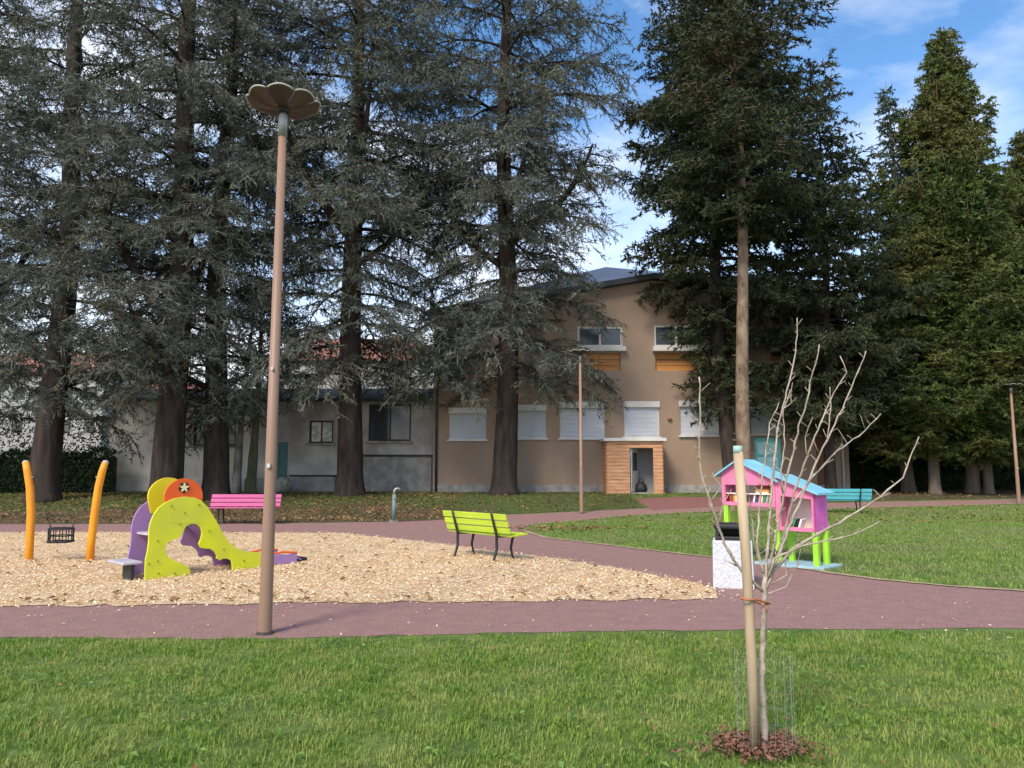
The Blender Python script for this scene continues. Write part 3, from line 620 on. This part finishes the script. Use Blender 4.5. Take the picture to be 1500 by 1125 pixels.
# ------------------------------------------------------------ far houses
def house(name, label, px0, px1, pyt, Y, dep, roofh, wallm, cols, rows, hip=False, ridge='x'):
    a, b = at(px0, 600, Y).x, at(px1, 600, Y).x; z1 = at(750, pyt, Y).z; g = gzl(Y); t = thing(name, label, 'house', ((a+b)/2, Y, g)); wdt = b-a; h = z1-g
    MB().box((0, dep/2, h/2), (wdt, dep, h)).build('wall', wallm, t)
    e = .4
    MB().add([(-wdt/2-e, -e, h-.05), (wdt/2+e, -e, h-.05), (wdt/2+e, dep+e, h-.05), (-wdt/2-e, dep+e, h-.05), (-wdt/2-e+(wdt*.2 if hip else 0), dep/2, h+roofh), (wdt/2+e-(wdt*.2 if hip else 0), dep/2, h+roofh)],
             [(0, 1, 5, 4), (2, 3, 4, 5), (1, 2, 5), (3, 0, 4), (0, 3, 2, 1)]).build('roof', M_tile, t)
    MB().box((wdt*.2, dep*.4, h+roofh*.8), (.6, .6, 1.6)).build('chimney', M_tile, t)
    for i in range(cols):
        for j in range(rows):
            xx = -wdt/2+wdt*(i+.5)/cols; zz = 1.6+2.8*j
            if zz > h-1: continue
            wo = MB().box((xx, -.02, zz), (1.1, .06, 1.3)).build('window', M_white, t); MB().box((xx, -.06, zz), (.95, .03, 1.15)).build('pane', M_glass, wo)
    return t
house('white_house', 'pale apartment house glimpsed behind the left cedars and hedge', -60, 150, 545, 62, 12, 2.6, M_wallw, 6, 4)
house('tiled_house', 'low house with red tiled eaves seen past the thick cedar', 168, 268, 582, 52, 9, 1.4, M_wallw, 3, 2)
house('tiled_house', 'pink-roofed white house above the outbuilding, left of the forked cedar', 390, 640, 528, 66, 12, 3.0, M_wallw, 8, 4, True)
house('tiled_house', 'red-roofed house in the gap right of the tan building', 1215, 1290, 545, 58, 9, 2.6, M_wallw, 3, 3)

# ------------------------------------------------------------ lamp posts
LH = 5.38
def lamp(label, loc):
    t = thing('street_lamp', label, 'street lamp', loc, 0, 'brown park lamps with petal heads')
    MB().tube([(0, 0, 0), (0, 0, .02), (0, 0, 1.25), (0, 0, 1.3), (0, 0, LH-.42)], [.064, .064, .058, .055, .040], 20).build('pole', M_lamp, t, True)
    MB().lathe([(0, 0), (.085, 0), (.085, .012), (.072, .014), (.068, .03), (0, .03)], 24).build('base_plate', M_lamph, t, True)
    MB().lathe([(0, 0), (.046, 0), (.046, .12), (.06, .14), (.03, .26), (0, .26)], 16, (0, 0, LH-.30)).build('collar', M_galv, t, True) if False else MB().lathe([(0, 0), (.046, 0), (.046, .22), (.03, .26), (0, .26)], 16, (0, 0, LH-.42)).build('collar', M_galv, t, True)
    MB().box((0, -.068, 1.6), (.03, .02, .04)).build('bolt', M_white, t)
    MB().box((0, -.062, 2.55), (.02, .02, .03)).build('bolt', M_white, t)
    MB().lathe([(0, 0), (.062, 0), (.07, .05), (0, .07)], 16, (0, 0, LH-.17)).build('hub', M_dark, t, True)
    n = 8
    for k in range(n):
        c = 2*math.pi*k/n+.2; half = math.pi/n*.93; mb = MB(); rows = []; NR, NA = 6, 8
        for i in range(NR):
            r = .06+(.30)*i/(NR-1)
            for j in range(NA):
                u = -1+2*j/(NA-1); ang = c+u*half; rr_ = r*(1-.045*u*u*(i/(NR-1))) ; zz = LH-.13+.085*(i/(NR-1))**1.3-.03*abs(u)**2*(i/(NR-1))
                rows.append((rr_*math.cos(ang), rr_*math.sin(ang), zz))
        m = len(rows); top = [(x*1.0, y*1.0, z+.022) for x, y, z in rows]
        fs = []
        for i in range(NR-1):
            for j in range(NA-1):
                q = i*NA+j; fs += [(q, q+1, q+NA+1, q+NA), (m+q, m+q+NA, m+q+NA+1, m+q+1)]
        for i in range(NR-1):
            for q in (i*NA, i*NA+NA-1): fs.append((q, q+NA, m+q+NA, m+q))
        pe = mb.add(rows+top, fs).build('petal', M_lamph, t)
        rim = MB(); e0 = [rows[(NR-1)*NA+j] for j in range(NA)]
        rim.tube([(x*1.012, y*1.012, z+.011) for x, y, z in e0], .010, 6).build('rim', M_rim, pe, True)  # bright sunlit edge of the petal, put into the rim colour
    return t
L1 = lamp('nearest brown lamp post, full height beside the near path', G(388, 929))
L2 = copy_tree(L1); L2.location = G(852, 752); L2['label'] = 'middle distance brown lamp post left of the wooden porch'
L3 = copy_tree(L1); L3.location = onground(1493, 26.6); L3.scale = (1, 1, .8); L3['label'] = 'far lamp post at the right edge, in front of the cypresses'; L3.rotation_euler = (0, 0, .2)
L2.scale = (1, 1, .99)

# ------------------------------------------------------------ swing
pa, pb = G(42, 823), G(132, 820); Ys = (pa.y+pb.y)/2
sw = thing('toddler_swing', 'toddler swing hung between two leaning orange posts', 'swing', Vector(((pa.x+pb.x)/2, Ys, 0)))
def loc_(px, py, dy=0): v = at(px, py, Ys+dy); return v-sw.location
for pts in ([(42, 830), (44, 790), (45.5, 750), (44, 715), (40, 690), (37.5, 677)], [(131, 828), (134, 790), (139, 750), (144, 715), (150, 690), (154.5, 677)]):
    P = [loc_(*q) for q in pts]; P[0].z = -.2
    po = MB().tube(P, [.064, .064, .064, .062, .058, .052], 16).build('post', M_orange, sw, True)
    MB().lathe([(0, .035), (.03, .03), (.052, 0), (.052, -.02)], 12, tuple(P[-1])).build('cap', M_rim, po, True)
    q = P[3].lerp(P[4], .7); s = 1 if pts[0][0] < 100 else -1
    MB().tube([q, q+Vector((.09*s, 0, -.02))], .015, 6).build('bracket', M_galv, po)
sL, sR = loc_(73, 768), loc_(108, 768)
for s, a_, px in ((1, loc_(49, 698), sL), (-1, loc_(143, 698), sR)):
    ch = MB(); n = 30
    for i in range(n):
        p = a_.lerp(px, i/n); q = a_.lerp(px, (i+.7)/n)
        o_ = Vector((0, .006, 0)) if i % 2 else Vector((.006, 0, 0)); ch.tube([p+o_, q+o_], .003, 4); ch.tube([p-o_, q-o_], .003, 4)
    ch.build('chain', M_dark, sw)
ct = (sL+sR)/2; seat = MB(); zb, ztp = loc_(90, 795).z, loc_(90, 774).z
ring = [(.2*math.cos(t)+ct.x, .15*math.sin(t), 0) for t in [i*math.pi/6 for i in range(13)]]
se = MB().box((ct.x, 0, zb+.02), (.34, .26, .035)).build('seat', M_dark, sw, bevel=.01)
MB().tube([(x, y, ztp) for x, y, z in ring], .014, 6).tube([(x*1.0, y, (ztp+zb)/2) for x, y, z in ring], .010, 6).build('rail', M_dark, sw)
for i in range(12):
    x, y, z = ring[i]; MB().tube([(x, y, zb+.02), (x, y, ztp)], .009, 5).build('bar', M_dark, sw)
MB().tube([sL, (ct.x-.18, 0, ztp)], .010, 5).tube([sR, (ct.x+.18, 0, ztp)], .010, 5).build('hanger', M_dark, sw)

# ------------------------------------------------------------ slide
g0, g1 = G(212, 851), G(380, 832); ud = (g1-g0); ud.z = 0; ud.normalize(); nd = Vector((-ud.y, ud.x, 0))   # nd points away from camera
ang = math.atan2(ud.y, ud.x)
sl = thing('play_slide', 'small lime green and lilac toddler slide with orange and yellow domes', 'slide', g0, ang)
def pl(X_, Y_):      # zoomed photo coords -> plane (u, z)
    px, py = 160+X_/5, 680+Y_/5; d = ray(px, py); t = ((g0-Vector((0, 0, H))).dot(nd))/d.dot(nd); p = Vector((0, 0, H))+d*t-g0; return (p.dot(ud), p.z)
outl = [(262, 880), (262, 780), (266, 700), (282, 630), (290, 560), (290, 490), (300, 430), (325, 370), (360, 320), (410, 282), (480, 250), (560, 238), (630, 244), (680, 270), (720, 310), (760, 370), (800, 440), (840, 515), (880, 570), (930, 612), (990, 635), (1060, 644), (1130, 650), (1180, 660), (1185, 760), (1100, 768), (1000, 778), (905, 792),
        (900, 740), (893, 705), (865, 692), (830, 694), (812, 706), (785, 690), (788, 672), (770, 640), (740, 620), (700, 618), (668, 612), (655, 585), (670, 550), (680, 505), (670, 465), (640, 438), (600, 436), (565, 455), (540, 500), (520, 535), (480, 550), (440, 565), (418, 600), (412, 640), (430, 675), (475, 705), (530, 728), (575, 745), (592, 770), (592, 845)]
UV = [pl(*q) for q in outl]
UV = [(u, max(-.03, z)) for u, z in UV]; UV[0] = (UV[0][0], -.05)
fp = MB().prism([UV], 0, .03).build('side_panel', M_lime, sl, bevel=.006); fp['label'] = 'lime green side panel with large cut-out and dark bolts'
for q in ((455, 305), (660, 298), (552, 356), (518, 440), (732, 490), (355, 562), (838, 625), (355, 710), (985, 705), (290, 730), (360, 800), (480, 800)):
    u, z = pl(*q); MB().tube([(u, -.012, z), (u, .0, z)], .014, 8).build('bolt', mat('olive_bolt', (.30, .33, .02)) if 'olive_bolt' not in bpy.data.materials else bpy.data.materials['olive_bolt'], fp)
WDT = .62
bp_ = MB().prism([UV], WDT-.03, WDT).build('side_panel', M_lilac, sl, bevel=.006); bp_['label'] = 'lilac far side panel'
# domes
def disc(cx, cy, rx, cut, y0, y1, name, m, flat_y):
    c = pl(cx, cy); e = pl(cx+rx, cy); tp = pl(cx, cy-rx*.98); ru = e[0]-c[0]; rz_ = tp[1]-c[1]; pts = []
    for i in range(29):
        t = math.pi*(-.08+1.16*i/28); pts.append((c[0]+ru*math.cos(t), c[1]+rz_*math.sin(t)))
    pts += [(c[0]-ru*.8, c[1]-rz_*.9), (c[0]+ru*.8, c[1]-rz_*.9)]
    return MB().prism([pts], y0, y1).build(name, m, sl, bevel=.006)
od = disc(555, 240, 138, 0, .032, .06, 'dome_panel', M_orr, 0); od['label'] = 'red-orange dome panel with cream flower'
yd = disc(555, 240, 142, 0, WDT-.062, WDT-.032, 'dome_panel', M_yel, 0); yd['label'] = 'yellow dome panel'
cc = pl(555, 172); s_ = abs(pl(595, 172)[0]-cc[0])
MB().tube([(cc[0], .022, cc[1]), (cc[0], .031, cc[1])], s_*1.05, 5).build('flower_ground', M_dark, od)
fl = []
for i in range(40):
    t = 2*math.pi*i/40; r = s_*(.58+.24*math.cos(5*t)); fl.append((cc[0]+r*math.sin(t), cc[1]+r*math.cos(t)))
MB().prism([fl], .012, .021).build('flower', mat('cream_paint', (.85, .75, .40), (.8, .7, .35), 5, .5), od)
# roof cover between the domes, deck, chute and steps
deck = pl(560, 500); top0 = pl(330, 560)[0]
MB().box((pl(440, 500)[0], WDT/2, .62), (.42, WDT-.07, .03)).build('deck', M_lstep, sl)
ch = MB(); cpts = []
for q in ((620, 400), (700, 440), (770, 520), (840, 610), (920, 665), (1000, 690), (1100, 705)):
    cpts.append((pl(*q)[0], pl(*q)[1]-.02))
e_end = cpts[-1]
cpts += [(e_end[0]+.4, .15), (e_end[0]+.68, .12), (e_end[0]+.78, .07)]
vs = []; n = len(cpts)
for u, z in cpts: vs += [(u, .035, z), (u, WDT-.035, z), (u, WDT-.035, z-.03), (u, .035, z-.03)]
fs = []
for i in range(n-1):
    for k in range(4): fs.append((4*i+k, 4*i+(k+1) % 4, 4*i+4+(k+1) % 4, 4*i+4+k))
fs += [(0, 1, 2, 3), (4*n-4, 4*n-3, 4*n-2, 4*n-1)]
chute = ch.add(vs, fs).build('chute', M_lilac, sl)
for yy in (.02, WDT-.02):
    MB().tube([(u, yy, z+.06) for u, z in cpts[6:9]], .018, 6).build('lip', M_orr, chute)
    MB().prism([[(cpts[6][0], cpts[6][1]+.05), (cpts[6][0], .02), (cpts[8][0], .02), (cpts[8][0], cpts[8][1]+.05)]], yy-.012, yy+.012).build('chute_side', M_lilac, chute)
MB().box((cpts[-1][0]+.06, WDT/2, .03), (.12, WDT-.1, .1)).build('foot', M_dark, chute)
for i, (u, z) in enumerate(((-.15, .25),)):
    MB().box((u, WDT/2+.02, z), (.26, WDT-.06, .035)).build('step', M_lstep, sl, bevel=.008)
MB().box((-.14, WDT*.35, .12), (.04, .30, .26)).build('step_support', M_dark, sl)

# ------------------------------------------------------------ benches
def bench(label, loc, rz, slatm, L_=1.6):
    t = thing('park_bench', label, 'bench', loc, rz)
    # local: bench runs along x, seat faces +y, back at -y
    rx = Matrix.Rotation(R(14), 3, 'X')
    for i in range(3): MB().box((0, -.02-.035*(2-i)*0-.045*i*1.0, .52+.115*i), (L_, .03, .10), rot=rx).build('back_slat', slatm, t, bevel=.006)
    for i in range(3): MB().box((0, .08+.135*i, .435+.008*i), (L_, .12, .03)).build('seat_slat', slatm, t, bevel=.006)
    for s in (-1, 1):
        x = s*L_*.31
        MB().tube([(x, -.16, .80), (x, -.10, .62), (x, -.035, .43), (x, -.03, .2), (x, -.10, .03), (x, -.12, 0)], [.02, .022, .024, .024, .022, .024], 8).build('leg', M_dark, t, True)
        MB().tube([(x, .40, .42), (x, .34, .36), (x, .30, .2), (x, .34, .06), (x, .37, 0)], [.02, .023, .022, .02, .024], 8).build('leg', M_dark, t, True)
        MB().tube([(x, -.035, .41), (x, .2, .405), (x, .42, .425)], .016, 6).build('seat_bracket', M_dark, t, True)
    return t
fa_, fb_ = G(671, 815), G(731, 823); m_ = (fa_+fb_)/2; dd = (fb_-fa_)
b1 = bench('lime green slatted bench seen from behind, beside the wood chips', m_, math.atan2(dd.y, dd.x), M_benchg, 1.62)
k1 = (fb_-fa_).length
pk = G(358, 767); bench('pink slatted bench between the slide and the nearest lamp post', pk, R(180), M_benchp, 1.95)
cb = onground(1232, 24.0); bench('turquoise slatted bench beyond the right-hand book box', cb, R(-6), M_teal, 1.9)

# ------------------------------------------------------------ book box
cor = G(1196, 834); aR = R(-46); bk = thing('book_exchange_box', 'pink book exchange box in two parts on lime green legs', 'book box', cor, aR)
# local: +x to the right along the front, front faces -y, origin at right front leg
D = .46
def lx(px, y=0.): # local x on front plane (y=0) at pixel column
    d = ray(px, 740); c, s = math.cos(aR), math.sin(aR); nrm = Vector((-s, c, 0)); t = (cor-Vector((0, 0, H))).dot(nrm)/d.dot(nrm); p = Vector((0, 0, H))+d*t-cor; return p.dot(Vector((c, s, 0)))
def lz(px, py):
    d = ray(px, py); c, s = math.cos(aR), math.sin(aR); nrm = Vector((-s, c, 0)); t = (cor-Vector((0, 0, H))).dot(nrm)/d.dot(nrm); return (Vector((0, 0, H))+d*t-cor).z
x1, x0 = lx(1193), lx(1136); xA, xB = lx(1058), lx(1136)
zb1 = lz(1165, 778); z1l, z1r = lz(1136, 697), lz(1193, 722)
rb = MB().prism([[(x0+.005, zb1), (x1, zb1), (x1, z1r), (x0+.005, z1l)], [(x0+.09, zb1+.06), (x1-.05, zb1+.06), (x1-.05, z1r-.1), (x0+.09, z1r-.06)]], 0, .03).build('front_panel', M_pink, bk)
MB().prism([[(.0, zb1), (D, zb1), (D, z1r), (0, z1r)]], 0, .02, Matrix.Translation((x1+.0, 0, 0)) @ Matrix.Rotation(R(90), 4, 'Z')).build('side_panel', M_mag, bk)
MB().box((x0+.02, D/2+.02, (zb1+z1l)/2), (.02, D-.05, z1l-zb1-.03)).build('side_panel', M_pink, bk)
MB().box(((x0+x1)/2, D-.02, (zb1+z1r)/2), (x1-x0-.06, .02, z1r-zb1)).build('back_panel', M_inside, bk)
MB().box(((x0+x1)/2, D/2, zb1+.012), (x1-x0-.05, D-.07, .02)).build('floor_panel', M_inside, bk)
def roofp(pA, pB, ov0, ov1):
    (xa_, za), (xb_, zb_) = pA, pB; d = Vector((xb_-xa_, 0, zb_-za)).normalized(); a = Vector((xa_, 0, za))-d*ov0; b = Vector((xb_, 0, zb_))+d*ov1; th = Vector((0, 0, .03))
    return MB().add([a+Vector((0, -.09, 0)), b+Vector((0, -.09, 0)), b+Vector((0, D+.08, 0)), a+Vector((0, D+.08, 0))]+[p_+th for p_ in (a+Vector((0, -.09, 0)), b+Vector((0, -.09, 0)), b+Vector((0, D+.08, 0)), a+Vector((0, D+.08, 0)))],
                    [(0, 3, 2, 1), (4, 5, 6, 7), (0, 1, 5, 4), (1, 2, 6, 5), (2, 3, 7, 6), (3, 0, 4, 7)]).build('roof_panel', M_roofc, bk)
roofp((x0, z1l+.004), (x1, z1r+.004), -.03, .10)
# left (higher) box
zb2 = lz(1095, 741); xap = lx(1084); zap = lz(1084, 676); zel, zer = lz(1058, 694), lz(1136, 703)
MB().prism([[(xA, zb2), (xB-.005, zb2), (xB-.005, zer), (xap, zap), (xA, zel)], [(xA+.06, zb2+.06), (xB-.07, zb2+.06), (xB-.07, zer-.09), (xA+.06, zer-.09)]], 0, .03).build('front_panel', M_pink, bk)
for xx, zz in ((xA+.01, zel), (xB-.016, zer)): MB().box((xx, D/2+.02, (zb2+zz)/2), (.02, D-.05, zz-zb2)).build('side_panel', M_pink, bk)
MB().box(((xA+xB)/2, D-.02, (zb2+zer)/2), (xB-xA-.06, .02, zer-zb2)).build('back_panel', M_inside, bk)
MB().box(((xA+xB)/2, D/2, zb2+.012), (xB-xA-.05, D-.07, .02)).build('floor_panel', M_pink, bk)
zsh = (zb2+zer)/2-.02
MB().box(((xA+xB)/2, D/2, zsh), (xB-xA-.05, D-.07, .018)).build('shelf', M_inside, bk)
roofp((xap, zap+.004), (xB, zer+.004), 0, .10); roofp((xA, zel+.004), (xap, zap+.006), .10, 0)
for xx, yy, zt_ in ((x1-.02, .05, zb1), (x1-.02, D-.05, zb1), (x0+.05, D-.05, zb1), (x0+.0, .05, zb1), (xA+.06, .05, zb2), (xA+.06, D-.05, zb2)):
    MB().box((xx, yy, zt_/2+.01), (.085, .085, zt_-.02)).build('leg', M_legs, bk, bevel=.006)
MB().box(((x0+x1)/2-.1, D/2, .02), (x1-x0+.5, D+.24, .05)).build('deck', M_pale, bk, bevel=.01)
cols = [('white', (.8, .78, .72)), ('dark blue', (.04, .07, .25)), ('red', (.5, .05, .04)), ('cream', (.75, .65, .45)), ('green', (.06, .25, .1)), ('grey', (.35, .35, .36)), ('orange', (.7, .3, .05)), ('black', (.02, .02, .02)), ('yellow', (.75, .6, .1)), ('brown', (.2, .1, .05))]
mtx_b = Matrix.Translation(cor) @ Matrix.Rotation(aR, 4, 'Z'); bm_ = {}
def book(nm, c, lp, dims, rot, label):
    if nm not in bm_: bm_[nm] = mat('book_'+nm.replace(' ', '_'), c, tuple(k*.85 for k in c), 10, .6)
    o = MB().box((0, 0, dims[2]/2), dims).build('book', bm_[nm]); o.matrix_world = mtx_b @ Matrix.Translation(lp) @ rot
    tag(o, label, 'book', 'books in the pink book box'); return o
xx = xB-.42
for i in range(8):      # upright / leaning books at the right of the lower shelf
    nm, c = cols[i]; w_ = .026+.008*(i % 3); book(nm, c, (xx, .14, zb2+.024), (w_, .15, .17+.02*(i % 2)), Matrix.Rotation(R(10+2*(i % 3)), 4, 'Y'), f'{nm} book leaning on the floor of the upper left box'); xx += w_+.012
for i in range(4):
    nm, c = cols[(i*3+3) % 10]; book(nm, c, (xB-.26, .16, zsh+.011+.034*i), (.24, .17, .03), Matrix.Rotation(R(7*(i-1)), 4, 'Z'), f'{nm} book in the flat pile on the shelf of the upper left box')
xx = xA+.12
for i in range(5):
    nm, c = cols[(i*7+2) % 10]; w_ = .03; book(nm, c, (xx, .14, zb2+.024), (w_, .15, .18), Matrix.Identity(4), f'{nm} book upright at the left end of the upper left box'); xx += w_+.006
for i in range(4):
    nm, c = cols[(i*3+1) % 10]; book(nm, c, (x0+.18+.05*i, .16, zb1+.024), (.03, .16, .17), Matrix.Rotation(R(18), 4, 'Y'), f'{nm} book leaning in the lower right box')

# ------------------------------------------------------------ litter bin
bn = thing('litter_bin', 'speckled grey concrete litter bin with black lid', 'litter bin', G(1083, 864)+Vector((0, .25, 0)), R(-16))
MB().add([(-.26, -.24, 0), (.26, -.24, 0), (.26, .24, 0), (-.26, .24, 0), (-.25, -.23, .62), (.25, -.23, .62), (.25, .23, .62), (-.25, .23, .62)], [(0, 3, 2, 1), (4, 5, 6, 7), (0, 1, 5, 4), (1, 2, 6, 5), (2, 3, 7, 6), (3, 0, 4, 7)]).build('body', M_bin, bn, bevel=.02)
MB().box((0, 0, .645), (.43, .40, .05)).build('collar', M_dark, bn, bevel=.01)
for s in (-1, 1): MB().box((s*.19, 0, .72), (.04, .38, .11)).build('lid_post', M_dark, bn)
MB().box((0, .17, .72), (.34, .03, .11)).build('lid_back', M_dark, bn)
MB().box((0, 0, .80), (.47, .44, .06)).build('lid', M_dark, bn, bevel=.02)

# ------------------------------------------------------------ water post
wpst = thing('water_post', 'slim teal-grey water post with curved spout on the leafy strip', 'water post', G(577, 764))
M_wp = mat('water_post_paint', (.12, .19, .19), (.16, .23, .22), 5, .4)
MB().tube([(0, 0, 0), (0, 0, .78)], [.07, .055], 14).build('post', M_wp, wpst, True)
MB().tube([(0, 0, .78), (.0, 0, .88), (.05, 0, .94), (.13, 0, .94), (.17, 0, .89)], [.05, .04, .035, .03, .026], 10).build('spout', M_galv, wpst, True)
MB().lathe([(0, 0), (.14, 0), (.14, .03), (0, .03)], 18).build('base_plate', M_conc, wpst)
MB().tube([(0, -.05, .65), (0, -.09, .65)], .022, 8).build('push_button', M_galv, wpst)

# ------------------------------------------------------------ sapling, stake, tie, guard, mulch
YS = G(1120, 1100).y; sb_ = G(1120, 1102)
sap = thing('bare_sapling', 'young bare tree with upright leafless branches tied to a wooden stake', 'sapling', sb_)
def Ls(px, py, dy=0): return at(px, py, YS+dy)-sb_
rs = random.Random(9)
def twig(pts, r0, r1, name='branch', spurs=True, dy=0.):
    P = [Ls(px, py, dy*(i/(len(pts)-1))) for i, (px, py) in enumerate(pts)]; Q = [P[0]]
    for a_, b_ in zip(P, P[1:]):
        n = max(2, int((b_-a_).length/.045))
        for i in range(1, n+1): Q.append(a_.lerp(b_, i/n)+Vector((rs.gauss(0, .0025), rs.gauss(0, .0025), rs.gauss(0, .002))))
    n = len(Q); rad = [(r0+(r1-r0)*i/(n-1))*.74*(1+.3*(i % 3 == 0)) for i in range(n)]; mb = MB().tube(Q, rad, 7)
    if spurs:
        for i in range(2, n-1):
            if rs.random() < .72:
                d = (Q[i+1]-Q[i]).normalized(); s = Vector((rs.choice((-1, 1))*rs.uniform(.5, 1), rs.uniform(-.6, .6), rs.uniform(.1, .9))).normalized(); l = rs.uniform(.015, .06)*(1 if rs.random() < .85 else 2)
                mb.tube([Q[i], Q[i]+(s+d*.4).normalized()*l], [rad[i]*.6+.0005, .0015], 5)
    return mb.build(name, M_twig, sap, True)
tw = Ls(1120, 1112); tw.z = -.03
T0 = [(1121, 1104), (1119, 1060), (1116, 990), (1117, 930), (1119, 880), (1121, 845)]
twig(T0, .027, .018, 'trunk', False)
twig([(1120, 868), (1098, 846), (1080, 830), (1062, 798), (1052, 770), (1040, 735), (1028, 700), (1024, 660), (1026, 610), (1025, 552)], .012, .0045, dy=-.15)
twig([(1122, 862), (1135, 835), (1160, 805), (1195, 783), (1240, 760), (1290, 727), (1322, 700), (1333, 672), (1346, 640)], .013, .004, dy=.1)
twig([(1121, 850), (1124, 810), (1128, 750), (1132, 690), (1140, 620), (1156, 560), (1166, 515), (1168, 466)], .012, .004, dy=.2)
twig([(1126, 835), (1140, 770), (1152, 700), (1168, 635), (1182, 590), (1190, 545), (1200, 505)], .011, .004, dy=-.2)
twig([(1128, 845), (1146, 790), (1162, 725), (1185, 660), (1206, 610), (1222, 575), (1240, 545), (1232, 522)], .011, .0035, dy=.25)
twig([(1130, 840), (1155, 775), (1178, 720), (1206, 655), (1234, 600), (1252, 555), (1262, 535), (1268, 514)], .011, .0035, dy=-.1)
twig([(1162, 735), (1190, 700), (1225, 662), (1258, 638), (1292, 606)], .008, .0035, dy=.1)
twig([(1124, 848), (1135, 818), (1180, 798), (1225, 790), (1262, 778), (1288, 764)], .008, .003, dy=-.2)
twig([(1118, 838), (1110, 800), (1112, 745), (1118, 690), (1128, 620), (1142, 590)], .009, .003, dy=.3)
twig([(1120, 850), (1104, 790), (1100, 740), (1090, 690), (1078, 660)], .007, .003, dy=.3)
twig([(1052, 770), (1060, 740), (1072, 716)], .005, .0025); twig([(1040, 735), (1056, 712), (1042, 692)], .005, .0025)
twig([(1148, 720), (1143, 690), (1150, 650), (1147, 600), (1158, 572)], .006, .003, dy=.1)
twig([(1182, 668), (1180, 640), (1190, 612)], .005, .003); twig([(1210, 650), (1216, 610), (1216, 566)], .005, .003)
twig([(1125, 870), (1150, 860), (1168, 830), (1172, 806)], .007, .003, dy=.1); twig([(1130, 855), (1152, 842), (1150, 815)], .006, .003)
twig([(1280, 734), (1296, 726), (1300, 722)], .003, .002); twig([(1145, 600), (1158, 590), (1160, 560)], .004, .002)
stk = MB().tube([at(1106, 1095, YS-.08), at(1101, 960, YS-.06), at(1092, 800, YS-.03), at(1081, 662, YS)], [.0285, .029, .0285, .028], 14).build('wooden_stake', M_stake, smooth=True)
stk.data.transform(Matrix.Translation(-at(1106, 1095, YS-.08))); stk.location = at(1106, 1095, YS-.08); tag(stk, 'leaning round wooden stake with blue-green top beside the sapling', 'stake')
a_ = at(1081, 664, YS)-stk.location; b_ = at(1080.5, 653, YS)-stk.location
MB().tube([a_, b_], [.0285, .026], 14).build('painted_top', M_tip, stk, True)
ti = MB(); c_ = at(1106, 880, YS-.03)
ti.tube([at(1086, 876, YS-.09), at(1095, 879, YS-.10), at(1108, 878, YS-.06), at(1120, 882, YS-.035), at(1127, 884, YS-.0), at(1120, 886, YS+.03), at(1104, 881, YS+.02), at(1088, 877, YS+.0), at(1085, 876, YS-.05), at(1086, 876, YS-.09)], .0065, 6)
ti.tube([at(1120, 886, YS-.03), at(1124, 897, YS-.04)], .005, 5)
o = ti.build('tie_strap', M_tie, smooth=True); tag(o, 'orange-brown strap tying the sapling to its stake', 'strap')
gd = thing('wire_guard', 'thin wire mesh guard around the foot of the sapling', 'wire guard', sb_)
wr = MB(); rg_ = .155; hg = .52
for k in range(7):
    z = .02+hg*k/6; wr.tube([(rg_*math.cos(t)+.01, rg_*math.sin(t), z+.004*math.sin(3*t)) for t in [i*math.pi/12 for i in range(25)]], .0007, 3, False)
for i in range(16):
    t = i*math.pi/8; wr.tube([(rg_*math.cos(t)+.01, rg_*math.sin(t), 0), (rg_*math.cos(t+.04)+.01, rg_*math.sin(t+.04), hg+.02)], .0007, 3, False)
wr.build('mesh', M_wire, gd)
n = 1500; rr2 = rng.normal(0, .10, (n, 2))
flakes('bark_mulch', sb_.x-.03+rr2[:, 0]*1.3, sb_.y+rr2[:, 1], .012, .045, .5, M_mulch, 'red-brown bark mulch around the sapling foot', 'bark mulch', .035, .7, .03)
print('TRIS', sum(len(m.polygons) for m in bpy.data.meshes))
